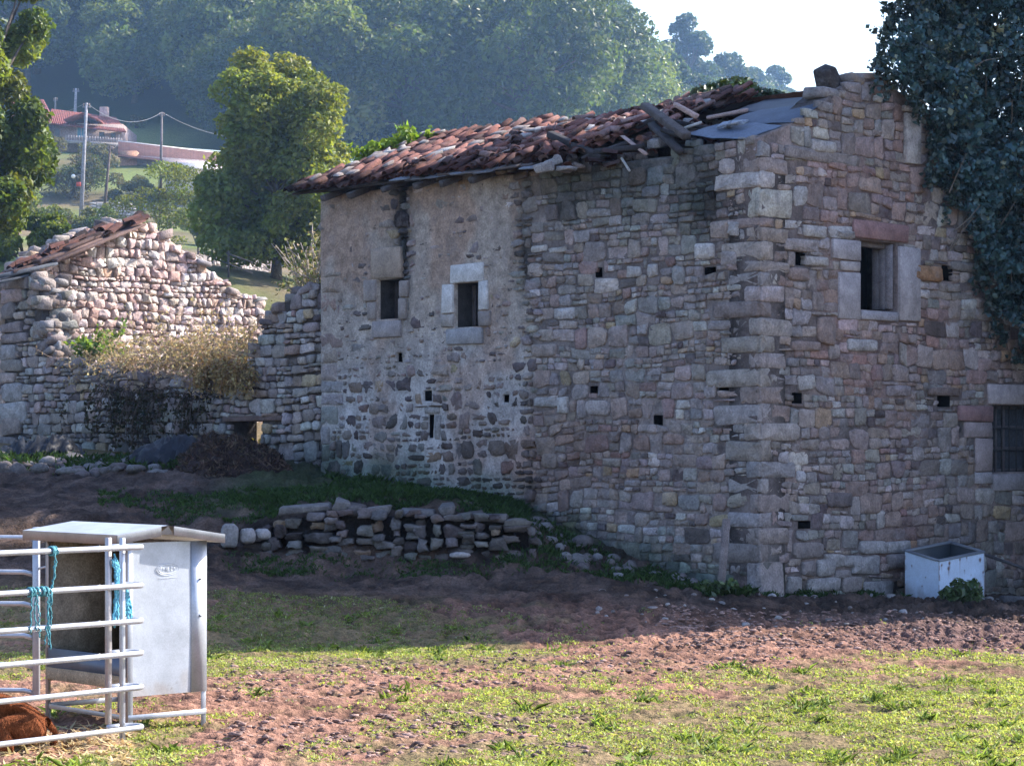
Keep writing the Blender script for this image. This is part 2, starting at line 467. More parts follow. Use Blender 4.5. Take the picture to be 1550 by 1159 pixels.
def grid_h(x, y):
    """height on the built ground sheet"""
    x = np.asarray(x, float); y = np.asarray(y, float)
    ix = np.clip(np.searchsorted(gxs, x) - 1, 0, nx - 2); iy = np.clip(np.searchsorted(gys, y) - 1, 0, ny - 2)
    fx = (x - gxs[ix]) / (gxs[ix + 1] - gxs[ix]); fy = (y - gys[iy]) / (gys[iy + 1] - gys[iy])
    return (GZ[iy, ix] * (1 - fx) * (1 - fy) + GZ[iy, ix + 1] * fx * (1 - fy) + GZ[iy + 1, ix] * (1 - fx) * fy + GZ[iy + 1, ix + 1] * fx * fy)

# wooded hill
hx = lines([(-260, -80, 20), (-80, 140, 5), (140, 420, 25)]); hy = lines([(206, 460, 5), (460, 900, 30)])
HX, HY = np.meshgrid(hx, hy); HZ_ = Hg(HX, HY)
n2 = len(hx); ii = (np.arange(len(hy) - 1)[:, None] * n2 + np.arange(n2 - 1)[None, :]).ravel()
hc = A(.035, .055, .018) * (.7 + .6 * fbm(HX / 6, HY / 6, 0, 3, 4)[..., None])
gm = ((1 - smooth01(HY, 214, 222)) * (1 - smooth01(HX / HY * F_PX + CX, 310, 335)))[..., None]
hc = hc * (1 - gm) + A(.26, .28, .10) * gm
hill = mk('hill', np.stack([HX, HY, HZ_], -1).reshape(-1, 3), [np.stack([ii, ii + 1, ii + n2 + 1, ii + n2], -1)], M['earth'], None, hc.reshape(-1, 3))
tag(hill, kind='structure')

# ---------------------------------------------------------------- masonry
PINK = A(.285, .240, .220); RED = A(.245, .188, .168); GREY = A(.265, .250, .245); OCH = A(.34, .265, .185); PALE = A(.39, .365, .35); DARK = A(.125, .105, .105); PURP = A(.220, .192, .184)
def stone_cols(n, weights=(.34, .10, .28, .02, .07, .05, .14)):
    pal = np.array([PINK, RED, GREY, OCH, PALE, DARK, PURP]); w = np.array(weights); w = w / w.sum()
    c = pal[RNG.choice(len(pal), n, p=w)]
    return c * RNG.uniform(.82, 1.18, (n, 1)) * RNG.uniform(.95, 1.05, (n, 3))

def layout(u0, u1, v0, v1, hc=(.24, .5), wc=(.3, .75), psplit=.75, minh=.09, minw=.12):
    R = []; v = v0
    while v < v1:
        h = random.uniform(*hc); u = u0 - random.uniform(0, .3)
        while u < u1:
            w = random.uniform(*wc)
            rows = [(v, v + h)]
            if random.random() < psplit:
                k = 2 if h < .36 or random.random() < .6 else 3
                cuts = sorted([0] + [ (i + random.uniform(-.22, .22)) / k for i in range(1, k)] + [1])
                rows = [(v + h * a, v + h * b) for a, b in zip(cuts[:-1], cuts[1:])]
            for a, b in rows:
                uu = u
                k = 1
                if w / max(b - a, .05) > random.uniform(1.6, 3.4): k = 2
                if w / max(b - a, .05) > random.uniform(3.2, 6): k = 3
                cuts = sorted([0] + [(i + random.uniform(-.25, .25)) / k for i in range(1, k)] + [1])
                for c, d in zip(cuts[:-1], cuts[1:]):
                    R.append((u + w * c, u + w * d, a, b))
            u += w
        v += h
    return np.array(R)

def clip_rects(R, blocks, g=.01):
    out = []
    for r in R:
        r = list(r); ok = True
        for b in blocks:
            if r[0] < b[1] and r[1] > b[0] and r[2] < b[3] and r[3] > b[2]:
                cand = [(r[1] - b[0], 1, b[0]), (b[1] - r[0], 0, b[1]), (r[3] - b[2], 3, b[2]), (b[3] - r[2], 2, b[3])]
                cand.sort(); r[cand[0][1]] = cand[0][2]
        if r[1] - r[0] > .035 and r[3] - r[2] > .035: out.append(r)
    return np.array(out)

def stones(fr, R, cols, h=(.03, .08), gap=.008, p=(4., 9.), warp=.05, rough=.035, tilt=.45, seed=0, base=-.06, d0=None, skew=.20, face=.90):
    """rounded irregular stones on a wall frame, all in one array"""
    n = len(R); K = 16
    a = np.arange(K) / K * 2 * math.pi + .13
    ex = RNG.uniform(*p, n)[:, None]
    cu, cv = (R[:, 0] + R[:, 1]) / 2, (R[:, 2] + R[:, 3]) / 2
    hu, hv = (R[:, 1] - R[:, 0]) / 2 - gap, (R[:, 3] - R[:, 2]) / 2 - gap
    ca, sa = np.cos(a)[None], np.sin(a)[None]
    x = np.sign(ca) * np.abs(ca) ** (2 / ex); y = np.sign(sa) * np.abs(sa) ** (2 / ex)
    rr = 1 + RNG.normal(0, rough, (n, K))
    # each corner is pushed about: an uneven four-sided stone
    mn = np.minimum(hu, hv)[:, None]; jx = RNG.normal(0, skew, (n, 4)) * mn / hu[:, None]; jy = RNG.normal(0, skew, (n, 4)) * mn / hv[:, None]
    wts = [(1 - x) * (1 - y) / 4, (1 + x) * (1 - y) / 4, (1 + x) * (1 + y) / 4, (1 - x) * (1 + y) / 4]
    x2 = x * rr + sum(jx[:, i:i + 1] * wts[i] for i in range(4)); y2 = y * rr + sum(jy[:, i:i + 1] * wts[i] for i in range(4))
    hh = RNG.uniform(h[0], h[1], n)[:, None]
    tx, ty = RNG.uniform(-tilt, tilt, (n, 1)), RNG.uniform(-tilt, tilt, (n, 1))
    rings = []
    for sc, dk in ((1.0, None), (1.0, .6), (face, 1.)):
        uu = cu[:, None] + x2 * sc * hu[:, None]; vv = cv[:, None] + y2 * sc * hv[:, None]
        if dk is None: dd = np.full((n, K), base)
        else: dd = hh * dk * (1 + (tx * x2 + ty * y2) * (.5 if dk < 1 else 1.) * .7) + RNG.normal(0, .0075, (n, K)) * (0. if dk < 1 else 1.) + RNG.normal(0, .004, (n, K))
        rings.append((uu, vv, dd))
    uu = np.concatenate([r[0] for r in rings] + [cu[:, None]], 1); vv = np.concatenate([r[1] for r in rings] + [cv[:, None]], 1)
    dd = np.concatenate([r[2] for r in rings] + [hh * 1.03], 1)
    if d0 is not None: dd = dd + d0[:, None]
    wu = (vnoise(uu * 1.1, vv * 1.1, 0, seed + 50) - .5) * 2 * warp; wv = (vnoise(uu * .9, vv * 1.3, 0, seed + 60) - .5) * 2 * warp
    V = fr.P(uu + wu, vv + wv, dd).reshape(-1, 3)
    T = 3 * K + 1; b = (np.arange(n) * T)[:, None, None]
    j = np.arange(K); k = (j + 1) % K
    q = []
    for r in range(2): q.append(np.stack([r * K + j, r * K + k, (r + 1) * K + k, (r + 1) * K + j], -1))
    q = np.concatenate(q)[None] + b; t = np.stack([2 * K + j, 2 * K + k, np.full(K, 3 * K)], -1)[None] + b
    q = q.reshape(-1, 4); t = t.reshape(-1, 3)
    if fr.flip(): q = q[:, ::-1]; t = t[:, ::-1]
    c = np.repeat(cols[:, None, :], T, 1)
    c[:, :K] *= .6
    c[:, 2 * K:] *= 1.04
    return V, [q, t], c.reshape(-1, 3)

def wall_core(fr, us, zs, top, bot, openings, dfn, cfn, thick=.55):
    """mortar face + back + all rims (top, ends, reveals) of a wall with openings"""
    op_u = [o[i] for o in openings for i in (0, 1)]; op_z = [o[i] for o in openings for i in (2, 3)]
    def merge(g, extra):
        g = [x for x in g if all(abs(x - e) > .018 for e in extra)]
        return np.unique(np.round(np.array(list(g) + list(extra)), 5))
    us = merge(us, op_u); zs = merge(zs, op_z)
    U, V = np.meshgrid(us, zs)
    D = dfn(U, V)
    cu, cv = (us[:-1] + us[1:]) / 2, (zs[:-1] + zs[1:]) / 2
    CU, CV = np.meshgrid(cu, cv)
    keep = (np.broadcast_to(zs[:-1, None], CU.shape) < top(CU) - .004) & (CV > bot(CU))
    Vc = np.minimum(V, np.maximum(top(U), zs[0]))
    for o in openings: keep &= ~((CU > o[0]) & (CU < o[1]) & (CV > o[2]) & (CV < o[3]))
    nz, nu = U.shape
    F = fr.P(U, Vc, D).reshape(-1, 3); Bk = fr.P(U, Vc, np.full_like(U, -thick)).reshape(-1, 3)
    VV = np.concatenate([F, Bk]); o = nz * nu
    col = cfn(U, V).reshape(-1, 3); col = np.concatenate([col, col * .35])  # back colours darkened so reveals fade into shade inward
    iz, iu = np.nonzero(keep); b = iz * nu + iu
    q = np.stack([b, b + 1, b + nu + 1, b + nu], -1); qb = q[:, ::-1] + o
    kp = np.pad(keep, 1)
    rim = []
    for dz, du, e0, e1 in ((0, -1, nu, 0), (0, 1, 1, nu + 1), (1, 0, nu + 1, nu), (-1, 0, 0, 1)):
        m = kp[iz + 1 + dz, iu + 1 + du] == 0
        bb = b[m]; rim.append(np.stack([bb + e0, bb + e1, bb + e1 + o, bb + e0 + o], -1)[:, ::-1])
    allq = np.concatenate([q, qb] + rim)
    if fr.flip(): allq = allq[:, ::-1]
    return VV, [allq], col

def prof(pts):
    pts = sorted(pts); xs = np.array([p[0] for p in pts]); ys = np.array([p[1] for p in pts])
    return lambda u: np.interp(u, xs, ys)

def block(mb, fr, r, d=(.0, .06), bev=.018, col=(.4, .38, .36), jit=.008, shrink=.006):
    c = fr.P((r[0] + r[1]) / 2, (r[2] + r[3]) / 2, (d[0] + d[1]) / 2)
    mb.box(c, fr.ax(), ((r[1] - r[0]) / 2 - shrink, (r[3] - r[2]) / 2 - shrink, (d[1] - d[0]) / 2), bev, jit, col)
# ================================================================ STONE HOUSE
def fpz(fr, pts): return [fr.uz(*p) for p in pts]
house = empty('stone_house', (*C0[:2], .3), 'old two-storey stone farmhouse with a sagging clay tile roof, partly collapsed', 'house')

# ---- openings
W1 = FF.rect(575, 423, 607, 483); W2 = FF.rect(692, 428, 728, 495)
H1 = FF.rect(644, 591, 656, 607); H2 = FF.rect(764, 597, 774, 609); SL = FF.rect(651, 627, 659, 663)
H3 = FF.rect(894, 584, 905, 599); H4 = FF.rect(1084, 579, 1103, 591); H5 = FF.rect(902, 405, 912, 420); H6 = FF.rect(1067, 404, 1084, 416)
H7 = FF.rect(604, 534, 612, 548); H8 = FF.rect(990, 628, 1003, 644)
W3 = FG.rect(1301, 366, 1356, 470); W4 = FG.rect(1501, 614, 1572, 714)
G1 = FG.rect(1204, 382, 1218, 402); G2 = FG.rect(1199, 594, 1213, 611); G3 = FG.rect(1418, 598, 1437, 616); G4 = FG.rect(1425, 402, 1441, 425); G5 = FG.rect(1208, 788, 1226, 800)
opF = [W1, W2, H1, H2, SL, H3, H4, H5, H6, H7, H8]; opG = [W3, W4, G1, G2, G3, G4, G5]

topF = prof(fpz(FF, [(488, 291), (600, 276), (700, 262), (800, 245), (840, 240), (870, 238), (905, 244), (950, 238), (1000, 238), (1025, 222), (1045, 211), (1080, 209), (1150, 208)]) + [(-.5, 6.62)])
topG = prof(fpz(FG, [(1150, 208), (1182, 195), (1198, 187), (1240, 160), (1252, 148), (1288, 122), (1330, 116), (1362, 140), (1390, 158)]) + [(5.4, 7.3), (5.5, 7.4), (13, 7.4), (-.5, 6.55)])
basF = lambda u: np.full_like(np.asarray(u, float), -.6)
USEAM = FF.u(806)

def plaster(u, z):
    """0 = bare rubble, 1 = thickly rendered"""
    s = smooth01(u + (fbm(u * 2.2, z * 2.2, 0, 71, 3) - .5) * .5, USEAM - .1, USEAM + .25)
    t = .80 + .5 * (fbm(u * 1.3, z * 1.3, 0, 72, 4) - .5) * 2
    t = t + smooth01(z, 3.0, 5.6) * .35 - smooth01(1.0 - (z - 1.5), 0.2, 1.2) * .2
    strip = np.exp(-((u - FF.u(612)) / .22) ** 2) * smooth01(z, 4.6, 5.2)
    strip2 = np.exp(-((u - FF.u(800)) / .25) ** 2) * smooth01(z, 4.4, 5.0)
    return s * np.clip(t, 0, 1.1) * (1 - .95 * strip) * (1 - .9 * strip2)

def stain_front(u, z):
    """multiplies the colours of the long wall: lichen, wet streaks, damp foot"""
    k = np.ones(np.shape(u) + (3,))
    n = fbm(u * 1.6, z * 1.6, 0, 81, 4)
    lich = smooth01(z + (n - .5) * 1.6, 5.3, 6.3) * smooth01(USEAM - u, .0, .5) * smooth01(u, .5, 1.1)
    k = k * (1 - lich[..., None] * A(.62, .55, .55))
    pa = np.exp(-(((u - FF.u(1072)) / .35) ** 2 + ((z - 6.0) / .6) ** 2)); k = k * (1 - pa[..., None] * .55)
    strip = np.exp(-((u - FF.u(612) + .12 * (n - .5)) / .21) ** 2) * smooth01(z + (n - .5), 4.4, 5.3); k = k * (1 - strip[..., None] * A(.9, .88, .86))
    s2 = np.exp(-((u - FF.u(796)) / .16) ** 2) * smooth01(z + (n - .5), 4.2, 5.2); k = k * (1 - s2[..., None] * A(.6, .56, .55))
    foot = 1 - smooth01(z - (.35 + 1.65 * smooth01(u, 0, 9.5)) + (n - .5) * .9, .05, .75)
    k = k * (1 - foot[..., None] * A(.62, .50, .55))
    brown = np.exp(-(((u - FF.u(850)) / 2.2) ** 2 + ((z - 2.2) / .75) ** 2)); k = k * (1 - brown[..., None] * A(.2, .33, .38))
    return k

def mort_dF(u, z):
    p = plaster(u, z)
    d = .002 + .050 * p + .012 * (fbm(u * 9, z * 9, 0, 73, 2) - .5) + .02 * (fbm(u * 2.5, z * 2.5, 0, 74, 3) - .5)
    return d - .03 * (1 - smooth01(u, .2, .9))
def mort_cF(u, z):
    p = np.clip(plaster(u, z), 0, 1)[..., None]
    rub = A(.15, .128, .124); up = A(.35, .30, .262); lo = A(.40, .385, .385)
    t = smooth01(z + (fbm(u, z, 0, 75, 3) - .5) * 1.6, 2.6, 5.0)[..., None]
    c = lo * (1 - t) + up * t
    c = c * (.62 + .76 * fbm(u * 3, z * 1.6, 0, 76, 5)[..., None]) * (1 - A(.10, .22, .28) * smooth01(fbm(u * 1.1, z * .9, 0, 78, 4), .46, .62)[..., None])
    rub2 = A(.235, .205, .197); m = smooth01(fbm(u * 1.5, z * 1.5, 0, 77, 3) - .12 * (z - 3) / 2, .42, .58)[..., None]
    r = rub * (1 - m) + rub2 * m
    return (r * (1 - smooth01(p, .05, .4)) + c * smooth01(p, .05, .4)) * stain_front(u, z)

# dressed corner stones (wrap round the corner), from the photo's courses
quoins = []   # z0, z1, length along the long wall, length along the gable, colour
zq = .22; zt = topF(0.1)
seq = [(.52, .75, .42, PURP * .95), (.27, .95, .30, PURP), (.24, .55, .62, PINK * .8), (.22, .9, .40, PURP * .8), (.27, .62, .72, GREY * .75), (.22, .48, .36, PALE * .75),
       (.24, .8, .55, GREY), (.30, .55, .72, DARK * 1.6), (.26, .78, .3, GREY * .9), (.28, .45, .58, PURP * .9), (.24, .7, .45, PINK * .8), (.26, .4, .66, GREY * .85), (.22, .75, .42, PINK), (.24, .5, .5, PURP * 1.1),
       (.26, .62, .38, PINK * 1.05), (.24, .30, .5, PINK * .95), (.22, .55, .40, GREY * 1.15), (.20, .42, .58, DARK * 1.7), (.16, .78, .30, PURP * .8), (.27, .38, .63, OCH * .82), (.2, .52, .22, OCH), (.14, .3, .4, PINK),
       (.42, .14, .50, RED * 1.15), (.24, .62, .2, PINK * 1.1), (.2, .3, .5, PURP)]
for h, a, b, c in seq:
    if zq > zt - .1: break
    if True: quoins.append((zq, min(zq + h, zt), random.uniform(.55, 1.05) if len(quoins) % 2 else random.uniform(.14, .34), random.uniform(.16, .32) if len(quoins) % 2 else random.uniform(.5, .85), c * .35 + .65 * stone_cols(1)[0]))
    zq += h
qF = [(-.3, q[2] - .005, q[0], q[1]) for q in quoins]; qG = [(-.3, q[3] - .005, q[0], q[1]) for q in quoins]
lq = []; z = 1.8
while z < 6.0:
    h = random.uniform(.2, .36); lq.append((UL - random.choice([.25, .45, .6]), UL + .3, z, z + h)); z += h

# stones set round the windows and lying in the wall (window parts are separate meshes below)
f = FF.rect
w1 = dict(lintel=f(566, 375, 612, 422), sill=f(568, 485, 612, 511), jl=[f(556, 424, 574, 456), f(560, 457, 574, 484)], jr=[f(608, 424, 622, 450), f(608, 451, 620, 484)])
w2 = dict(lintel=f(686, 399, 737, 428), sill=f(680, 497, 735, 522), jl=[f(674, 431, 691, 475), f(672, 476, 691, 496)], jr=[f(729, 425, 744, 469), f(729, 470, 747, 494)])
g = FG.rect
w3 = dict(lintel=g(1289, 336, 1373, 364), sill=g(1300, 471, 1357, 486), jl=[g(1257, 362, 1300, 394), g(1270, 395, 1300, 411), g(1267, 412, 1300, 484)], jr=[g(1358, 374, 1390, 486)])
w4 = dict(lintel=g(1494, 581, 1585, 613), sill=g(1500, 716, 1575, 742), jl=[g(1449, 614, 1500, 638), g(1458, 639, 1500, 662), g(1474, 663, 1500, 713), g(1474, 714, 1499, 732)], jr=[g(1573, 614, 1600, 660), g(1573, 661, 1595, 714)])
def flat(w): return [w['lintel'], w['sill']] + w['jl'] + w['jr']
SLAB = g(1367, 172, 1390, 249); SLABT = g(1364, 161, 1391, 171)
slitL = f(645, 616, 668, 626); slitJ = f(660, 628, 670, 666)
strF = [(f(806, 371, 830, 382), PALE * 1.05), (f(832, 374, 860, 383), PALE * .95), (f(1052, 368, 1083, 391), PALE * 1.05), (f(1093, 380, 1117, 404), PURP * 1.3), (f(1074, 334, 1104, 361), PINK), (f(1104, 335, 1120, 358), GREY * 1.3), (f(810, 600, 846, 616), GREY * 1.1), (f(845, 600, 862, 626), PALE * .95),
        (f(670, 500, 690, 522), DARK * 1.3), (f(806, 520, 845, 540), PINK), (f(1003, 745, 1027, 766), OCH * .9), (f(982, 399, 998, 420), PALE), (f(950, 402, 972, 420), PALE * .9)]
strG = [(g(1213, 342, 1250, 360), PALE * .95), (g(1252, 342, 1288, 362), GREY * 1.4), (g(1186, 362, 1238, 381), PURP * 1.3), (g(1216, 388, 1252, 404), PALE * .9), (g(1192, 405, 1224, 424), RED), (g(1280, 512, 1327, 532), GREY * 1.3), (g(1196, 516, 1240, 532), RED * .95), (g(1236, 478, 1262, 520), RED * 1.05),
        (g(1383, 402, 1424, 426), OCH * A(.95, .72, .6)), (g(1262, 350, 1290, 362), GREY), (g(1250, 745, 1286, 768), DARK * 1.1), (g(1186, 228, 1300, 246), PURP * 1.05), (g(1225, 213, 1262, 232), PALE * .95), (g(1438, 398, 1500, 412), GREY * .8), (g(1340, 582, 1376, 600), DARK * 2), (g(1403, 586, 1450, 599), RED * .75),
        (g(1190, 872, 1212, 898), GREY * .9), (g(1221, 874, 1270, 896), GREY), (g(1272, 872, 1302, 895), PURP), (g(1305, 878, 1352, 906), GREY * .85), (g(1212, 850, 1232, 872), PURP), (g(1235, 845, 1262, 872), GREY * 1.1), (g(1262, 862, 1285, 874), PURP), (g(1286, 840, 1330, 870), GREY), (g(1200, 820, 1245, 846), PURP * .9),
        (g(1245, 838, 1275, 860), PALE * .8), (g(1275, 838, 1304, 858), GREY), (g(1340, 818, 1376, 838), GREY * 1.1), (g(1342, 838, 1378, 862), PURP), (g(1300, 818, 1340, 838), GREY * 1.2)]

# ---- long wall
us = np.arange(-.02, UL + .0001, .045); zs = np.arange(-.4, 6.75, .045)
V, P, Cc = wall_core(FF, us, zs, topF, basF, opF, mort_dF, mort_cF)
wf = MB(); wf.add(V, P, Cc)
def thin_op(o): return (o[0] - .01, o[1] + .01, o[2] - .01, o[3] + .01)
blocksF = [thin_op(o) for o in opF] + flat(w1) + flat(w2) + qF + lq + [slitL, slitJ] + [s[0] for s in strF]
R1 = layout(-.1, USEAM + .1, -.2, 6.9, (.15, .31), (.18, .5), .5)
R2 = layout(USEAM, UL + .05, 1.0, 6.6, (.17, .34), (.17, .42), .7)
R1 = clip_rects(R1[(R1[:, 1] < USEAM + .12)], blocksF); R2 = clip_rects(R2, blocksF)
def ok(R, top, u0, u1): 
    cu, cv = (R[:, 0] + R[:, 1]) / 2, (R[:, 2] + R[:, 3]) / 2
    return R[(R[:, 3] < top(cu) + .05) & (cu > u0) & (cu < u1)]
R1 = ok(R1, topF, 0, 12); R2 = ok(R2, topF, 0, UL)
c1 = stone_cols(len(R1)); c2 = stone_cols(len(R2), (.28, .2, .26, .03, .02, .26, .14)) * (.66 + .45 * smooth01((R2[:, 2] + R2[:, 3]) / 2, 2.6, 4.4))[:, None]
def stained(R, c, fn): return c * fn((R[:, 0] + R[:, 1]) / 2, (R[:, 2] + R[:, 3]) / 2)
hgt = 1 - .0 * R1[:, 0]
wf.add(*stones(FF, R1, stained(R1, c1, stain_front), (.012, .038), .007, (3.2, 8), .07, .045, .5, 1))
# rendered half: many stones only just break the surface, some are swallowed
dd = RNG.uniform(-.030, .012, len(R2)) + .016 * (1 - smooth01((R2[:, 2] + R2[:, 3]) / 2, 2.6, 4.2)) + .012 * (1 - plaster((R2[:, 0] + R2[:, 1]) / 2, (R2[:, 2] + R2[:, 3]) / 2))
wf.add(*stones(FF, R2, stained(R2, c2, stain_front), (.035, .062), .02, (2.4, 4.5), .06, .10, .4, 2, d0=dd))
for r, c in strF: wf.add(*stones(FF, np.array([r]), np.array([c]), (.035, .055), .005, (5, 9), .0, .03, .2, 3, skew=.1))
for r in lq:
    rr = np.array([[r[0], min(r[1], UL + .0), r[2], r[3]]]); wf.add(*stones(FF, rr, stained(rr, stone_cols(1, (.5, .3, .2, 0, 0, 0, .2)), stain_front), (.045, .055), .006, (6, 9), .01, .03, .2, 4, skew=.06))
for r, c in ((slitL, GREY * 1.1), (slitJ, GREY)): block(wf, FF, r, (-.05, .06), .015, c)
wallF = wf.build('front_wall', M['rock'], house, False)

# ---- gable wall
def stain_g(u, z):
    n = fbm(u * 1.4, z * 1.4, 0, 91, 4)
    k = np.ones(np.shape(u) + (3,)) * (.82 + .36 * n[..., None])
    red = smooth01(fbm(u * .6, z * .8, 0, 92, 3), .45, .65)[..., None]; k = k * (1 - red * A(-.06, .10, .13))
    d = np.exp(-(((u - 4.6) / 2.2) ** 2 + ((z - 1.05 + .1 * (u - 4)) / .28) ** 2)); k = k * (1 - d[..., None] * .25)
    foot = 1 - smooth01(z + (n - .5) * .5, .15, .55); k = k * (1 - foot[..., None] * A(.4, .3, .35))
    return k
dG = lambda u, z: .003 - .03 * (1 - smooth01(u, .2, .9)) + .012 * (fbm(u * 9, z * 9, 0, 93, 2) - .5) + .03 * (fbm(u * 1.7, z * 1.7, 0, 94, 3) - .5)
cG = lambda u, z: (A(.13, .108, .104) * (1 - smooth01(fbm(u * 1.3, z * 1.3, 0, 95, 3), .45, .62))[..., None] + A(.25, .20, .185) * smooth01(fbm(u * 1.3, z * 1.3, 0, 95, 3), .45, .62)[..., None]) * stain_g(u, z)
us = np.arange(-.02, 9.0, .05); zs = np.arange(-.6, 8.2, .05)
V, P, Cc = wall_core(FG, us, zs, topG, basF, opG, dG, cG)
wg = MB(); wg.add(V, P, Cc)
blocksG = [thin_op(o) for o in opG] + flat(w3) + flat(w4) + qG + [SLAB, SLABT] + [s[0] for s in strG]
R3 = clip_rects(layout(-.1, 9., -.5, 8.2, (.15, .34), (.2, .58), .55), blocksG); R3 = ok(R3, topG, 0, 8.9)
wg.add(*stones(FG, R3, stained(R3, stone_cols(len(R3), (.36, .16, .22, .04, .12, .05, .12)), stain_g), (.012, .036), .005, (3.5, 9), .06, .04, .5, 5))
for r, c in strG: wg.add(*stones(FG, np.array([r]), np.array([c]), (.04, .06), .004, (5, 9), .0, .03, .25, 6, skew=.1))
for r, c in ((SLAB, GREY * 1.35), (SLABT, PALE)): block(wg, FG, r, (-.2, .07), .012, c, .006)
# lone stone standing on top of the gable
u, z = FG.uz(1274, 124); wg.box(FG.P(u, z + .02, -.25), [norm(DR + .5 * Z), norm(Z - .5 * DR), NG], (.15, .20, .14), .03, .05, PURP * .25)
for px, py in ((1300, 120), (1318, 115), (1340, 122), (1258, 140), (1350, 132), (1372, 152)):
    u, z = FG.uz(px, py); wg.box(FG.P(u, z, -.2), [norm(DR + RNG.uniform(-.2, .2) * Z), Z, NG], (.16, .07, .22), .03, .03, stone_cols(1)[0])
wallG = wg.build('gable_wall', M['rock'], house, False)

# corner stones
qb = MB()
for z0, z1, a, b, c in quoins:
    # L-shaped in plan would be hidden; a block with its corner at the house corner
    pr = random.uniform(.022, .05)
    cen = C0 + DL * (a / 2 - pr / 2) + DR * (b / 2 - pr / 2) + Z * ((z0 + z1) / 2)
    pr = -.012; cen = C0 + DL * (a / 2 - pr / 2) + DR * (b / 2 - pr / 2) + Z * ((z0 + z1) / 2)
    for fr_, L_ in ((FF, a), (FG, b)): qb.add(*stones(fr_, np.array([[-.022, L_, z0, z1]]), np.array([c]), (.022, .04), .003, (6, 11), .015, .025, .2, 31, base=-.06, skew=.10, face=.93))
    V, P = cbox(cen, [DL, DR, Z], ((a + pr) / 2 - .02, (b + pr) / 2 - .02, (z1 - z0) / 2 - .012), .014, .0)
    cc = np.tile(c, (len(V), 1)) * (1 + RNG.uniform(-.06, .06, (len(V), 1)))
    qb.add(V, P, cc)
qo = qb.build('corner_stones', M['rock'], house)
# rear walls (keep the inside dark)
for nm, fr, L_, top in (('rear_wall', Frame(C0 + DR * 5.4, DL, -NF), UL, 5.9), ('side_wall', Frame(O_R, DR, -NG), 5.4, None)):
    t_ = (lambda u, t=top: np.full_like(np.asarray(u, float), 5.8)) if top else (lambda u: np.interp(u, [0, 2.7, 5.4], [6.45, 7.75, 6.4]))
    V, P, Cc = wall_core(fr, np.arange(0, L_ + .01, .3), np.arange(-.2, 7.9, .3), t_, basF, [], lambda u, z: 0 * u, lambda u, z: np.ones(u.shape + (3,)) * GREY * .7)
    b = MB(); b.add(V, P, Cc); b.build(nm, M['rock'], house)

# ---- windows: dark recess, wooden leaf, dressed stones
def window(fr, op, w, shutter, cl, stone_col, name='window'):
    rec = MB()
    d0, d1 = -.56, -.9
    # recess lining behind the wall, painted near-black for the shade inside
    u0, u1, z0, z1 = op
    for (a, b, c, d, e, g_) in ((u0 - .3, u1 + .3, z0 - .3, z1 + .3, d1, 0),):
        q = fr.P(np.array([a, b, b, a]), np.array([c, c, d, d]), np.full(4, e))
        rec.add(q, [np.array([[0, 1, 2, 3]])], (.01, .01, .012))
        for (ua, za, ub, zb) in ((a, c, b, c), (b, c, b, d), (b, d, a, d), (a, d, a, c)):
            q = fr.P(np.array([ua, ub, ub, ua]), np.array([za, zb, zb, za]), np.array([d0, d0, d1, d1])); rec.add(q, [np.array([[0, 1, 2, 3]])], (.01, .01, .012))
    root = rec.build(name, M['dark'], house)
    for k, (key, r) in enumerate([('lintel', w['lintel']), ('sill', w['sill'])] + [('jamb', r) for r in w['jl']] + [('jamb', r) for r in w['jr']]):
        b = MB(); block(b, fr, r, (-.25, (.085 if fr is FF else .045) + .006 * (k % 3)), .014, stone_col.get((key, k), stone_col[key]), .008); b.build(key, M['render'], root)
    shutter(root, fr, op)
    return root
def sh_plank(root, fr, op):
    u0, u1, z0, z1 = op; b = MB(); n = 3; w = (u1 - u0) * .5 / n
    # half-open leaf on the deep side plus frame post
    for i in range(n):
        b.box(fr.P(u1 - (i + .5) * w - .01, (z0 + z1) / 2, -.33 - .03 * i), fr.ax(), (w / 2 - .004, (z1 - z0) / 2 - .02, .014), .004, .002, A(.09, .08, .085) * random.uniform(.8, 1.2))
    b.build('shutter', M['wood'], root)
    b = MB(); b.box(fr.P((u0 + u1) / 2, (z0 + z1) / 2, -.30), fr.ax(), (.022, (z1 - z0) / 2 - .01, .02), .004, 0, A(.10, .09, .09)); b.build('frame', M['wood'], root)
def sh_door(root, fr, op):
    u0, u1, z0, z1 = op; b = MB()
    for i in range(3): b.box(fr.P(u1 - .09 - i * .035, (z0 + z1) / 2 + .01, -.06 - .10 * i), [fr.U * .35 + fr.N * .93, Z, fr.U * .93 - fr.N * .35], (.055, (z1 - z0) / 2 - .03, .015), .004, .003, A(.22, .21, .23) * (1 - .15 * i))
    b.build('shutter', M['wood'], root)
    b = MB(); b.box(fr.P((u0 + u1) / 2, z1 - .04, -.16), fr.ax(), ((u1 - u0) / 2, .04, .05), .006, .004, A(.14, .12, .12)); b.build('frame', M['wood'], root)
    for k in range(5):
        b = MB(); b.box(fr.P(u0 + random.uniform(.05, .3), z0 + random.uniform(.1, .9), -.45 - .05 * k), [norm(fr.U + Z * random.uniform(-1.5, 1.5)), norm(Z), fr.N], (.16, .05, .02), .005, .01, A(.16, .10, .08)); b.build('fallen_board', M['wood'], root)
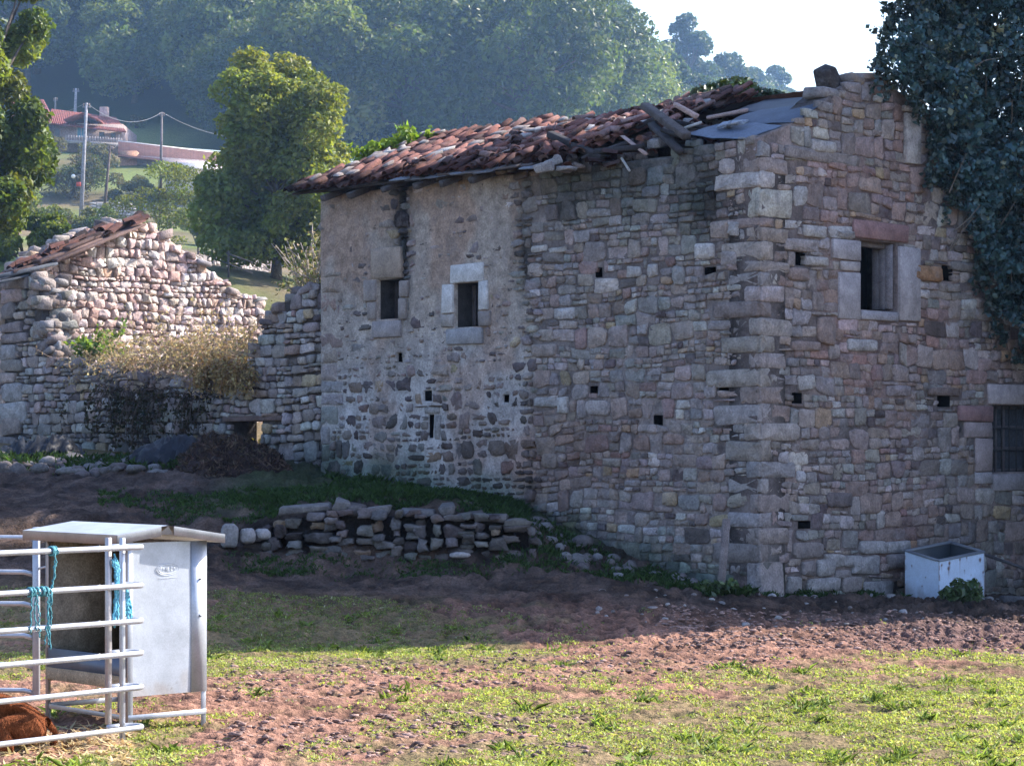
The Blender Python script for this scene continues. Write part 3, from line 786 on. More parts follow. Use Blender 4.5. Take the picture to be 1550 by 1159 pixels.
def sh_bars(root, fr, op):
    u0, u1, z0, z1 = op; b = MB()
    for x in np.linspace(u0 + .06, u1 - .06, 7): b.tube([fr.P(x, z0 + .0, -.12), fr.P(x, z1, -.12)], .011, 6, A(.05, .05, .055))
    for x in (.33, .66): b.box(fr.P((u0 + u1) / 2, z0 + (z1 - z0) * x, -.12), fr.ax(), ((u1 - u0) / 2, .014, .006), 0, 0, A(.05, .05, .055))
    b.build('bars', M['wire'], root)
    b = MB()
    for x in (u0 + .04, u0 + .33 * (u1 - u0), (u0 + u1) / 2, u1 - .04): b.box(fr.P(x, (z0 + z1) / 2, -.24), fr.ax(), (.03, (z1 - z0) / 2 - .005, .025), .006, 0, A(.12, .11, .12))
    for zz in (z0 + .03, z0 + .36 * (z1 - z0), z0 + .68 * (z1 - z0), z1 - .03): b.box(fr.P((u0 + u1) / 2, zz, -.238), fr.ax(), ((u1 - u0) / 2 - .02, .022, .02), .004, 0, A(.12, .11, .12))
    b.build('frame', M['wood'], root)
    q = fr.P(np.array([u0, u1, u1, u0]), np.array([z0, z0, z1, z1]), np.full(4, -.27)); b = MB(); b.add(q, [np.array([[0, 1, 2, 3]])], A(.06, .07, .09)); b.build('pane', M['glass'], root)
sc = dict(lintel=A(.32, .26, .215), sill=A(.30, .27, .27), jamb=A(.27, .235, .22))
o = window(FF, W1, w1, sh_plank, None, sc); o['label'] = 'narrow window with a smooth beige lintel stone'
sc = dict(lintel=A(.56, .55, .55), sill=A(.30, .295, .31), jamb=A(.54, .53, .53)); sc[('jamb', 3)] = A(.33, .30, .28); sc[('jamb', 5)] = A(.24, .21, .2)
o = window(FF, W2, w2, sh_plank, None, sc); o['label'] = 'narrow window with white lintel and jamb stones'
sc = dict(lintel=A(.27, .165, .16), sill=A(.33, .31, .33), jamb=A(.36, .33, .34)); sc[('jamb', 3)] = A(.37, .335, .33)
o = window(FG, W3, w3, sh_door, None, sc); o['label'] = 'upper gable window with red lintel and tapered pale jambs'
sc = dict(lintel=A(.37, .33, .34), sill=A(.26, .24, .25), jamb=A(.33, .275, .275)); sc[('jamb', 2)] = A(.27, .17, .17); sc[('jamb', 5)] = A(.33, .31, .32)
o = window(FG, W4, w4, sh_bars, None, sc); o['label'] = 'lower gable window with iron bars and glazed sash'
def lining(b, fr, o_, d0, d1, col=(1, 1, 1)):
    e = .006; u0, u1, z0, z1 = o_[0] + e, o_[1] - e, o_[2] + e, o_[3] - e
    for (ua, za, ub, zb) in ((u0, z0, u1, z0), (u1, z0, u1, z1), (u1, z1, u0, z1), (u0, z1, u0, z0)):
        q = fr.P(np.array([ua, ub, ub, ua]), np.array([za, zb, zb, za]), np.array([d0, d0, d1, d1])); b.add(q, [np.array([[0, 1, 2, 3]])], col)
# backs and linings painted near-black for the shade in the joist holes
for fr, ops in ((FF, [H1, H2, SL, H3, H4, H5, H6, H7, H8]), (FG, [G1, G2, G3, G4, G5])):
    for o_ in ops:
        b = MB(); q = fr.P(np.array([o_[0] - .05, o_[1] + .05, o_[1] + .05, o_[0] - .05]), np.array([o_[2] - .05, o_[2] - .05, o_[3] + .05, o_[3] + .05]), np.full(4, -.36)); b.add(q, [np.array([[0, 1, 2, 3]])])
        lining(b, fr, o_, .012, -.36); b.build('joist_hole', M['dark'], house)
for o_, nm in ((W1, 0), (W2, 1)):
    b = MB(); lining(b, FF, o_, -.01, -.56, A(.075, .07, .07)); b.build('reveal', M['wood'], [c for c in house.children if c.name.startswith('window')][nm])  # dark lining added so the stone reveals look shaded

# ---- roof: (u along the long wall, t along the gable); eave at t=-.4, ridge at t=2.75
RISE = (7.95 - 6.93) / 2.75
EZ = 6.93
def RP(u, t, h=0.):
    u, t, h = np.broadcast_arrays(np.asarray(u, float), np.asarray(t, float), np.asarray(h, float))
    sag = -.10 * np.exp(-((u - 5) / 2.) ** 2) * smooth01(t, .2, 2.6) + .05 * (vnoise(u * .8, t * .8, 0, 5) - .5) * 2
    nn = norm(Z * 1. - DR * RISE)
    return C0 + u[..., None] * DL + t[..., None] * DR + (EZ + t * RISE + sag)[..., None] * Z + h[..., None] * nn
def umin(t): return np.interp(t, [-.5, 0, .4, .9, 1.5, 2.2, 2.8], [3.55, 3.4, 3.1, 2.9, 2.75, 2.5, 2.3])
UM = UL + .42
deck = MB()
tt = np.linspace(-.38, 2.75, 12); uu = np.linspace(0, 1, 40)
T_, U_ = np.meshgrid(tt, uu, indexing='ij'); U_ = umin(T_) + U_ * (UM - .06 - umin(T_))
for h, fl in ((-.02, False), (-.055, True)):
    V = RP(U_, T_, h).reshape(-1, 3); ii = (np.arange(11)[:, None] * 40 + np.arange(39)[None]).ravel(); q = np.stack([ii, ii + 1, ii + 41, ii + 40], -1)
    deck.add(V, [q if fl else q[:, ::-1]], A(.06, .045, .04))
deck.build('roof_boards', M['wood'], house)
# far slope
tl = MB()
V = np.array([C0 + DL * .9 + DR * 2.75 + Z * 7.93, C0 + DL * UM + DR * 2.75 + Z * 7.95, C0 + DL * UM + DR * 5.8 + Z * 6.2, C0 + DL * .9 + DR * 5.8 + Z * 6.2]); tl.add(V, [np.array([[0, 1, 2, 3]])], A(.2, .1, .08)); tl.build('far_roof_slope', M['tile'], house)
def tile_mesh(u, t, yaw, up, L=.46, w=.105, tw=.085, h=0., pitch=0., col=None):
    """one barrel tile: half-pipe, narrow at the top end"""
    K = 6; a = np.linspace(0, math.pi, K); w *= .82; tw *= .82; L *= .9
    P0 = RP(u, t, h); dt = norm(RP(u, t + .1) - RP(u, t)); du = norm(RP(u + .1, t) - RP(u, t)); nn = norm(np.cross(du, dt)); nn = nn * np.sign(nn[2])
    d2 = norm(dt * math.cos(yaw) + du * math.sin(yaw)); s2 = norm(du * math.cos(yaw) - dt * math.sin(yaw)); d2 = norm(d2 + nn * pitch)
    nn = norm(np.cross(s2, d2)); nn = nn * np.sign(nn[2])
    rows = []
    sgn = 1 if up else -1
    for (l, ww) in ((-.5, w), (.5, tw)):
        for ro in (ww, ww - .016):
            rows.append(P0 + d2 * L * l + np.cos(a)[:, None] * s2 * ro + sgn * np.sin(a)[:, None] * nn * ro * .85)
    V = np.concatenate(rows)   # 0 outer low,1 inner low,2 outer high,3 inner high
    j = np.arange(K - 1); q = []
    def st(r0, r1, f=False):
        x = np.stack([r0 * K + j, r0 * K + j + 1, r1 * K + j + 1, r1 * K + j], -1); return x[:, ::-1] if f else x
    q = np.concatenate([st(0, 2), st(1, 3, True), st(0, 1, True), st(2, 3), np.array([[0, K * 2, K * 3, K], [K - 1, 2 * K - 1, 4 * K - 1, 3 * K - 1]])])
    return V, [q], np.tile(col, (len(V), 1))
TC = [A(.34, .205, .17), A(.30, .18, .155), A(.26, .17, .15), A(.40, .285, .245), A(.19, .135, .125), A(.11, .088, .085), A(.36, .31, .285)]
TC = [c * A(.60, .47, .47) for c in TC]
tiles = MB()
ncol = int((UM - 3) / .192); 
for ci in range(-4, ncol + 1):
    u = UM - .12 - (ncol - ci) * 0.192
    t = -.30
    while t < 2.75:
        j1, j2 = random.gauss(0, .035), random.gauss(0, .05)
        if u > umin(t) + random.uniform(-.1, .25):
            c = TC[random.choices(range(7), [5, 5, 4, 3, 3, 2, 2])[0]] * random.uniform(.5, 1.1)
            if t < .1: c = c * .55
            disp = smooth01(8.5 - u, 0, 4) * .6 + .4
            if random.random() > .10:
                tiles.add(*tile_mesh(u + j1, t + j2, random.gauss(0, .10) * disp * 2, True, h=.05 + random.uniform(0, .05) + .03 * random.random() * disp, pitch=random.gauss(.10, .07), col=c))
            tiles.add(*tile_mesh(u + .096 + j2 * .5, t + .1 + j1, random.gauss(0, .05), False, h=.085, pitch=random.gauss(.05, .03), col=c * .75))
        t += .29
# loose tiles and slipped rows
for k in range(150):
    t = random.uniform(-.3, 2.7); u = umin(t) + abs(random.gauss(.3, 1.6))
    if u > UM - .2: continue
    c = TC[random.randrange(7)] * random.uniform(.7, 1.2)
    tiles.add(*tile_mesh(u, t, random.uniform(-1.4, 1.4), random.random() < .7, h=.15 + random.uniform(0, .05), pitch=random.gauss(.1, .18), col=c, L=random.choice([.46, .3, .4])))
# flat stones weighting the tiles
for k in range(46):
    t = random.uniform(-.35, 2.6); u = random.uniform(umin(t) + .1, UM - .3)
    V, P = cbox(RP(u, t, .17), [norm(DL + RNG.uniform(-.5, .5) * DR), norm(DR + .45 * Z), norm(Z - .45 * DR)], (random.uniform(.07, .16), random.uniform(.06, .12), random.uniform(.015, .03)), .012, .02); tiles.add(V, P, random.choice([GREY, PALE, PINK, PURP]))
tiles.build('roof_tiles', M['tile'], house, False)
# eave rafters and eave slates
for px in (520, 612, 700, 560, 660, 745):
    u = FF.u(px); b = MB(); b.box(RP(u, -.12, -.13), [DL, norm(DR + RISE * Z), norm(Z - RISE * DR)], (.055, .42, .05), .012, .008, A(.09, .08, .08)); b.build('rafter', M['wood'], house)
b = MB()
for px in range(640, 850, 18):
    u = FF.u(px); b.box(RP(u, -.30 + random.uniform(-.06, .06), random.uniform(-.03, .02)), [norm(DL + DR * random.uniform(-.3, .3)), norm(DR + RISE * Z + DL * random.uniform(-.2, .2)), norm(Z - RISE * DR)], (.22, .2, .012), .004, .01, random.choice([A(.12, .13, .16), A(.1, .08, .075), A(.16, .18, .22)]))
b.build('eave_slates', M['slate'], house)
b = MB(); b.box(RP((UM + USEAM) / 2, -.33, -.06), [DL, norm(DR + RISE * Z), norm(Z - RISE * DR)], ((UM - USEAM) / 2, .03, .02), .005, .004, A(.07, .06, .06)); b.build('eave_board', M['wood'], house)

# ---- collapsed part: broken beams, fallen tiles, inner cross wall
def pp(px, py, u): # a point over the long wall, u metres from the corner seen at a picture spot, set back t
    return at(px, py, u)
def beam(p0, p1, w, h, col, name='broken_beam'):
    p0, p1 = np.asarray(p0), np.asarray(p1); d = norm(p1 - p0); s = norm(np.cross(d, Z)); n = np.cross(s, d)
    b = MB(); K = 5
    for i in range(1):
        b.box((p0 + p1) / 2, [d, s, n], (np.linalg.norm(p1 - p0) / 2, w / 2, h / 2), .015, .015, col)
    return b.build(name, M['wood'], house)
bw = A(.055, .05, .052); bl = A(.30, .26, .25)
beam(at(831, 203, 37.0), at(912, 240, 36.0), 0.122, 0.101, bw * .8)
beam(at(976, 160, 36.6), at(1040, 206, 35.0), 0.144, 0.108, bl * .3)
beam(at(985, 188, 36.2), at(1030, 230, 34.9), 0.101, 0.086, bw)
beam(at(1022, 158, 36.0), at(1054, 177, 35.6), 0.086, 0.072, A(.42, .3, .26))
beam(at(1070, 178, 35.8), at(1132, 166, 35.6), 0.086, 0.065, A(.36, .27, .25))
beam(at(942, 206, 36.2), at(980, 233, 35.4), 0.065, 0.043, A(.36, .26, .23))
beam(at(940, 240, 35.8), at(952, 260, 35.5), 0.036, 0.029, A(.42, .4, .36))
beam(at(878, 214, 36.6), at(922, 208, 36.5), 0.072, 0.058, A(.34, .22, .19))
beam(at(900, 230, 36.1), at(975, 222, 35.6), 0.115, 0.101, bw * .7)
beam(at(880, 240, 36.2), at(960, 214, 36.1), 0.086, 0.072, bw)
beam(at(1000, 196, 35.5), at(1060, 215, 35.0), 0.086, 0.072, bw * .6)
beam(at(905, 196, 37.2), at(985, 172, 37.0), 0.086, 0.072, A(.3, .2, .18))
beam(at(920, 212, 36.8), at(990, 182, 36.6), 0.094, 0.072, bw * .9)
beam(at(866, 232, 36.8), at(872, 246, 36.5), 0.072, 0.058, A(.4, .34, .3))
beam(at(1000, 180, 36.2), at(1075, 196, 35.6), 0.108, 0.072, bw * .8)
beam(at(1036, 194, 35.5), at(1062, 186, 35.5), 0.072, 0.043, A(.42, .4, .38))
beam(at(820, 244, 37.2), at(850, 226, 37.4), 0.072, 0.050, A(.2, .12, .1))
beam(at(788, 252, 37.4), at(838, 236, 37.2), 0.072, 0.050, A(.16, .1, .09))
# heap of fallen tiles and rubble on the wall head
b = MB()
for k in range(170):
    px = random.uniform(815, 1085); s = (px - 815) / 270; d = random.uniform(35.9, 37.9)
    ytop = np.interp(px, [815, 900, 960, 1000, 1040, 1085], [238, 236, 224, 208, 196, 198])
    py = ytop + random.uniform(-4, 22) - (d - 35.9) * 9
    p = at(px, py, d); yaw = random.uniform(0, 3.1); d1 = norm(A(math.cos(yaw), math.sin(yaw), random.uniform(-.5, .5))); s1 = norm(np.cross(d1, Z)); n1 = np.cross(s1, d1)
    if random.random() < .65:
        K = 6; a = np.linspace(0, math.pi, K); L = random.choice([.38, .28, .2]); rows = []
        for l in (-.5, .5):
            for ro in (.085, .07): rows.append(p + d1 * L * l + np.cos(a)[:, None] * s1 * ro + np.sin(a)[:, None] * n1 * ro * .8)
        j = np.arange(K - 1); st = lambda r0, r1: np.stack([r0 * K + j, r0 * K + j + 1, r1 * K + j + 1, r1 * K + j], -1)
        b.add(np.concatenate(rows), [np.concatenate([st(0, 2), st(1, 3), st(0, 1), st(2, 3)])], TC[random.randrange(7)] * random.uniform(.4, .9))
    else:
        V, P = cbox(p, [d1, s1, n1], (random.uniform(.06, .18), random.uniform(.05, .12), random.uniform(.03, .07)), .02, .02); b.add(V, P, random.choice([GREY, PINK, DARK, PURP]) * .9)
b.build('fallen_tiles', M['tile'], house, False)
# inner cross wall seen above the wall head
fx = Frame(at(0, 0, 38.6) * A(1, 1, 0) + A(0, 0, 0), A(1, 0, 0), A(0, -1, 0))
b = MB()
u0, _ = fx.uz(925, 200); u1, _ = fx.uz(1115, 200)
tp = prof([fx.uz(*p) for p in ((925, 225), (940, 205), (1000, 188), (1040, 165), (1075, 150), (1112, 145), (1118, 170))])
V, P, Cc = wall_core(fx, np.arange(u0, u1, .08), np.arange(5., 8.3, .08), tp, lambda u: u * 0 + 5., [], lambda u, z: 0 * u, lambda u, z: np.ones(u.shape + (3,)) * A(.12, .09, .085)); b.add(V, P, Cc)
Rr = ok(layout(u0, u1, 5.6, 8.3, (.18, .3), (.22, .4)), tp, u0, u1); b.add(*stones(fx, Rr, stone_cols(len(Rr)) * A(1, .88, .85), (.03, .07), .01)); b.build('inner_wall', M['rock'], house, True)
# tile edge on top of it
b = MB()
for k in range(7):
    p0 = at(1022 + k * 12, 160 - k * 3.6, 38.3); b.box(p0, [norm(A(1, .1, .22)), A(0, 1, 0), norm(A(-.22, 0, 1))], (.13, .3, .03), .01, .02, A(.18, .13, .12) * random.uniform(.6, 1.2))
b.build('ridge_stub', M['tile'], house)

# ---- blue-grey roofing sheets along the gable end
def sheet(c4, name, n=26, m=6, amp=.0, col=A(.085, .11, .155)):
    a, b_, c, d = [np.asarray(x) for x in c4]; s, t = np.meshgrid(np.linspace(0, 1, n), np.linspace(0, 1, m))
    V = (a * (1 - s)[..., None] + b_ * s[..., None]) * (1 - t)[..., None] + (d * (1 - s)[..., None] + c * s[..., None]) * t[..., None]
    nn = norm(np.cross(b_ - a, d - a)); nn = nn * np.sign(nn[2])
    V = V + nn * (amp * np.sin(s * n * 2.2) + .03 * (vnoise(s * 4, t * 4, 0, 3) - .5))[..., None]
    ii = (np.arange(m - 1)[:, None] * n + np.arange(n - 1)[None]).ravel(); q = np.stack([ii, ii + 1, ii + n + 1, ii + n], -1)
    b = MB(); b.add(V.reshape(-1, 3), [q], col); V2 = V - nn * .012; b.add(V2.reshape(-1, 3), [q[:, ::-1]], col * .7)
    return b.build(name, M['slate'], house, True)
def gr(u, t, h=0): return C0 + DL * u + DR * t + Z * (6.72 + t * .475 + h)
sheet((at(1034, 203, 35.25), at(1122, 212, 34.15), at(1184, 191, 34.45), at(1108, 182, 35.8)), 'roof_sheet', col=A(.07, .095, .14))
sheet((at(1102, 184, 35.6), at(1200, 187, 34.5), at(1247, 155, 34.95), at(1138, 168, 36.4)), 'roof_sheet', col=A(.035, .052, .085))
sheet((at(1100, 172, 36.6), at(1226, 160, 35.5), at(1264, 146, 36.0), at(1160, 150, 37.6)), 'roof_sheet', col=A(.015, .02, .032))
b = MB()
for (u, t) in ((1.55, .05), (1.2, .3), (1.75, .35), (.95, .12), (1.9, .0)):
    b.box(at(1075 + u * 22, 186 + t * 20, 35.0 + t), [norm(DL + RNG.uniform(-.4, .4) * DR), norm(DR + .45 * Z), norm(Z - .45 * DR)], (random.uniform(.1, .2), .08, .014), .006, .015, random.choice([A(.35, .36, .38), A(.2, .23, .28)]))
b.build('loose_slate', M['slate'], house)
# ================================================================ RUINED BARN
ruin = empty('ruined_barn', (*O_R[:2], 2.2), 'roofless ruined stone barn with a sunlit inner gable, left of the farmhouse', 'ruin')
topR = prof([FR.uz(*p) for p in ((5, 420), (40, 412), (58, 425), (66, 498), (72, 525), (85, 545), (140, 556), (220, 568), (300, 580), (345, 583), (375, 560), (388, 530), (398, 498), (425, 462), (440, 446), (462, 434), (486, 428))] )
hole = FR.rect(349, 637, 396, 690)
def stR(u, z):
    n = fbm(u * 1.5, z * 1.5, 0, 111, 4)
    k = np.ones(np.shape(u) + (3,)) * (.8 + .4 * n[..., None]); foot = 1 - smooth01(z + (n - .5) * .8, 2.4, 3.2); k = k * (1 - foot[..., None] * A(.35, .3, .3))
    return k
us = np.arange(0.02, VL + .02, .07); zs = np.arange(1.4, 6.6, .06)
V, P, Cc = wall_core(FR, us, zs, topR, lambda u: u * 0 + 1.5, [hole], lambda u, z: -.02 + .03 * (fbm(u * 3, z * 3, 0, 3, 3) - .5), lambda u, z: A(.07, .06, .058) * stR(u, z), .6)
b = MB(); b.add(V, P, Cc)
qs = []; z = 2.3
while z < 5.7:
    h = random.uniform(.2, .38); w = random.choice([.5, .75, .95]); qs.append((VL - w, VL + .03, z, z + h)); z += h
lint = FR.rect(340, 629, 430, 637)
qs = [q for q in qs if q[3] < topR(q[0] + .2) + .25]
R = clip_rects(layout(0, VL, 1.6, 6.3, (.15, .32), (.2, .5), .3), [hole, lint] + qs); R = ok(R, topR, .05, VL + .1)
b.add(*stones(FR, R, stained(R, stone_cols(len(R), (.24, .08, .34, .03, .14, .08, .09)), stR), (.02, .07), .009, (2.8, 6), .06, .06, .5, 7, skew=.25))
qs = np.array(qs)
b.add(*stones(FR, qs, stained(qs, stone_cols(len(qs), (.4, .05, .4, 0, .2, 0, .2)), stR), (.06, .09), .008, (5, 8), .0, .03, .2, 8))
# torn end of the wall beside the standing corner
for k in range(70):
    py = random.uniform(425, 548); px = np.interp(py, [425, 498, 525, 548], [58, 66, 72, 86]) + random.uniform(-7, 5); u, z = FR.uz(px, py)
    V, P = cbox(FR.P(u, z, random.uniform(-.6, .0)), [norm(DL + RNG.uniform(-.4, .4) * Z), Z, norm(NF + DL * RNG.uniform(-.4, .4))], (random.uniform(.09, .2), random.uniform(.06, .12), random.uniform(.1, .2)), .03, .03); b.add(V, P, stone_cols(1)[0] * .9)
# rough stones along the broken top
for k in range(90):
    u = random.uniform(.1, VL); z = float(topR(u)); 
    V, P = cbox(FR.P(u, z + random.uniform(-.06, .03), random.uniform(-.5, .0)), [norm(DL + RNG.uniform(-.3, .3) * Z), Z, NF], (random.uniform(.1, .22), random.uniform(.05, .1), random.uniform(.1, .2)), .03, .03); b.add(V, P, stone_cols(1)[0])
b.build('front_wall', M['rock'], ruin, False)
b = MB(); b.box(FR.P((lint[0] + lint[1]) / 2, (lint[2] + lint[3]) / 2, -.2), FR.ax(), ((lint[1] - lint[0]) / 2, .05, .26), .01, .01, A(.14, .1, .09)); b.build('lintel_beam', M['wood'], ruin)

topRG = prof([FRG.uz(*p) for p in ((2, 424), (40, 398), (80, 372), (130, 352), (180, 338), (205, 334), (232, 342), (262, 366), (300, 398), (340, 424), (352, 450), (375, 447), (395, 452), (398, 470))])
us = np.arange(0, 6.9, .07); zs = np.arange(2., 7.6, .07)
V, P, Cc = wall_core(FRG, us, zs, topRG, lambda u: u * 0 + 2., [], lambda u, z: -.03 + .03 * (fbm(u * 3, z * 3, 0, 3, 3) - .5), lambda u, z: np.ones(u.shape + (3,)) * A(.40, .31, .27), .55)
b = MB(); b.add(V, P, Cc)
R = ok(layout(0, 6.9, 2.2, 7.6, (.10, .21), (.11, .30), .08), topRG, 0, 6.8)
b.add(*stones(FRG, R, stone_cols(len(R), (.55, .12, .16, .01, .2, .0, .05)) * A(1.95, 1.76, 1.72), (.02, .075), .008, (3., 7.), .07, .09, .6, 9, skew=.28, face=.82))  # stone colour raised to strengthen the sunlight on this gable
for k in range(40):
    u = random.uniform(.3, 6.7); z = float(topRG(u))
    V, P = cbox(FRG.P(u, z + random.uniform(-.04, .05), random.uniform(-.45, .0)), [norm(DR + RNG.uniform(-.4, .4) * Z), Z, NG], (random.uniform(.1, .2), random.uniform(.05, .1), random.uniform(.1, .2)), .03, .03); b.add(V, P, stone_cols(1)[0] * 1.1)
b.build('gable_wall', M['rock'], ruin, False)
# far wall stub in shade behind the notch
# remnant of roof on the left slope of the gable
b = MB()
for k in range(70):
    s = (k / 70) ** .9; px = 5 + s * 215; py = np.interp(px, [0, 75, 130, 220], [418, 386, 360, 332]) + random.uniform(-9, 7)
    if random.random() < .25: continue
    d = np.interp(px, [0, 220], [47.8, 51.]) + random.uniform(-.5, .15); p = at(px, py, d)
    sl = norm(DR + Z * random.uniform(.25, .6) + DL * random.uniform(-.8, .8)); s1 = norm(np.cross(sl, Z)); n1 = np.cross(s1, sl)
    K = 6; a = np.linspace(0, math.pi, K); rows = []; L = random.choice([.45, .4, .3])
    for l in (-.5, .5):
        for ro in (.105, .088): rows.append(p + sl * L * l + np.cos(a)[:, None] * s1 * ro + np.sin(a)[:, None] * n1 * ro * .8)
    j = np.arange(K - 1); st = lambda r0, r1: np.stack([r0 * K + j, r0 * K + j + 1, r1 * K + j + 1, r1 * K + j], -1)
    b.add(np.concatenate(rows), [np.concatenate([st(0, 2), st(1, 3), st(0, 1), st(2, 3)])], A(.6, .62, .64) * TC[random.randrange(6)] * random.uniform(.3, .8))
b.build('roof_tiles', M['tile'], ruin, True)
b = MB()
for (x0, y0, x1, y1, d0, d1, w) in ((-30, 424, 78, 400, 47.4, 48.4, .30), (-20, 432, 60, 412, 47.2, 48.2, .12), (80, 396, 215, 340, 48.2, 50.6, .12), (55, 398, 150, 362, 48., 49.6, .12), (100, 376, 205, 332, 48.6, 51, .1), (16, 412, 120, 384, 47.6, 49, .12)):
    p0, p1 = at(x0, y0, d0), at(x1, y1, d1); dd_ = norm(p1 - p0); s1 = norm(np.cross(dd_, Z)); n1 = np.cross(s1, dd_)
    b.box((p0 + p1) / 2, [dd_, s1, n1], (np.linalg.norm(p1 - p0) / 2, w, .035), .01, .015, A(.09, .10, .12) if y0 > 420 else A(.12, .08, .072))
b.build('roof_boards', M['wood'], ruin)

# ================================================================ DRY STONE TERRACE WALL and loose stones
dry = empty('dry_stone_wall', at(590, 842, 34.3), 'low dry stone terrace wall with flat capstones, in front of the rendered house wall', 'stone wall')
b = MB(); K = 0
path = [(368, 812, 833, 34.35), (400, 800, 836, 34.35), (425, 782, 840, 34.3), (470, 778, 843, 34.25), (560, 776, 843, 34.2), (660, 778, 843, 34.2), (740, 782, 840, 34.25), (800, 800, 836, 34.4)]
px_ = [p[0] for p in path]
px = 366.
while px < 802:
    yt, yb, d = np.interp(px, px_, [p[1] for p in path]), np.interp(px, px_, [p[2] for p in path]), np.interp(px, px_, [p[3] for p in path])
    x0 = (px - CX) / F_PX * d + random.uniform(-.05, .05); w = random.uniform(.16, .34)
    zb, zt_ = CAM_Z - (yb - HZ) / F_PX * d - .1, CAM_Z - (yt - HZ) / F_PX * d
    z = zb
    while z < zt_ - .04:
        h = random.uniform(.08, .22); w2 = w * random.uniform(.7, 1.2)
        dd_ = d + .16 * (z - zb) + random.uniform(-.05, .05)
        fr = Frame((0, dd_, 0), (1, 0, 0), (0, -1, 0)); 
        rr = np.array([[x0, x0 + w2, z, min(z + h, zt_ + .04)]])
        b.add(*stones(fr, rr, stone_cols(1, (.1, .02, .5, .05, .05, .2, .18)) * .44, (.03, .16), .008, (2.4, 5.), .06, .10, .6, random.randrange(99), base=-.25, skew=.3, face=.85)); z += h
    px += w / d * F_PX * .94
b.build('wall_stones', M['rock'], dry, False)
# dark earth core behind the stones
b = MB(); pts = [at(p[0], p[1] + 4, p[3] + .32) for p in path]; lo = [at(p[0], p[2] + 6, p[3] + .2) for p in path]
V = np.array(pts + lo); n = len(pts); b.add(V, [np.array([[i, i + 1, n + i + 1, n + i] for i in range(n - 1)])], A(.04, .035, .035)); b.build('earth_core', M['earth'], dry)
for (x0, x1, y, tl_, c) in ((424, 500, 770, 6, GREY * 1.2), (608, 658, 776, -2, GREY * 1.15), (554, 590, 771, 3, PALE * .8), (735, 768, 783, 2, GREY), (505, 528, 766, -6, PALE * .9), (666, 688, 772, 4, GREY), (526, 552, 772, 0, PURP), (692, 732, 781, 1, PURP)):
    d = 34.5; p0, p1 = at(x0, y + tl_ / 2, d), at(x1, y - tl_ / 2, d + .05); q = MB(); ax0 = norm(p1 - p0)
    q.box((p0 + p1) / 2 + A(0, .1, 0), [ax0, A(0, 1, .05), norm(np.cross(ax0, A(0, 1, .05)))], (np.linalg.norm(p1 - p0) / 2, .26, .045 if x1 - x0 > 30 else .08), .025, .025, c); q.C = [c_ * .48 for c_ in q.C]; q.build('capstone', M['rock'], dry, True)

def boulder(name, p, r, col, label, group=None, seed=0, flat=.7):
    import bmesh
    bm = bmesh.new(); bmesh.ops.create_icosphere(bm, subdivisions=3, radius=1.)
    V = np.array([v.co[:] for v in bm.verts]); F = np.array([[v.index for v in f.verts] for f in bm.faces]); bm.free()
    s = np.sign(V) * np.abs(V) ** (.42 if seed == 0 and flat > .8 else .75); s = s / np.linalg.norm(s, axis=1).max()
    V = s * (1 + .5 * (fbm(V[:, 0] * 1.4 + seed, V[:, 1] * 1.4, V[:, 2] * 1.4, seed, 3) - .5))[:, None] * np.array(r)
    a = seed * 1.3; R_ = np.array([[math.cos(a), -math.sin(a), 0], [math.sin(a), math.cos(a), 0], [0, 0, 1]]) if seed else np.eye(3)
    V = V @ R_.T
    o = mk(name, V, [F], M['rock'], None, np.tile(col, (len(V), 1)), True); o.location = Vector(p)
    tag(o, label, 'stone', group); return o
boulder('boulder', at(348, 811, 34.2), (.17, .16, .23), GREY * .95, 'squarish grey boulder at the far end of the dry stone wall, beside the feeder', seed=0, flat=1.)
boulder('boulder', at(376, 811, 34.2), (.12, .12, .13), GREY * 1.1, 'small round boulder between the square one and the dry stone wall', seed=3)
boulder('boulder', at(398, 808, 34.3), (.13, .12, .10), PALE * .8, 'small pointed boulder leaning on the end of the dry stone wall', seed=4)
boulder('flat_stone', at(1116, 900, 33.6), (.21, .16, .06), PALE * .85, 'flat pale stone lying in the grass at the foot of the house corner', seed=0)
boulder('flat_stone', at(696, 840, 33.6), (.17, .12, .05), GREY * 1.1, 'flat grey stone on the ground below the right part of the dry stone wall', seed=0)

# rubble on the banks: one mass of small stones nobody could count
def scatter_stones(name, spots, label, cat, cols, sz=(.05, .16), sub_=2, zs_=1.):
    b = MB()
    import bmesh
    bm = bmesh.new(); bmesh.ops.create_icosphere(bm, subdivisions=sub_, radius=1.)
    V0 = np.array([v.co[:] for v in bm.verts]); F0 = np.array([[v.index for v in f.verts] for f in bm.faces]); bm.free()
    for (x, y) in spots:
        r = random.uniform(*sz) * random.choice([.6, 1, 1, 1.2]); s = RNG.uniform(.6, 1.3, 3) * A(1, 1, .65)
        n = RNG.uniform(0, 50, 3); V = V0 * A(1, 1, zs_) * (1 + .7 * (fbm(V0[:, 0] * 1.3 + n[0], V0[:, 1] * 1.3 + n[1], V0[:, 2] * 1.3, 2, 2) - .5))[:, None] * s * r
        a = random.uniform(0, 6.3); V[:, :2] = V[:, :2] @ np.array([[math.cos(a), -math.sin(a)], [math.sin(a), math.cos(a)]])
        z = float(grid_h(x, y)) + r * .15
        b.add(V + A(x, y, z), [F0], cols[random.randrange(len(cols))] * random.uniform(.75, 1.2))
    o = b.build(name, M['rock'], None, True); tag(o, label, cat, kind='stuff'); return o
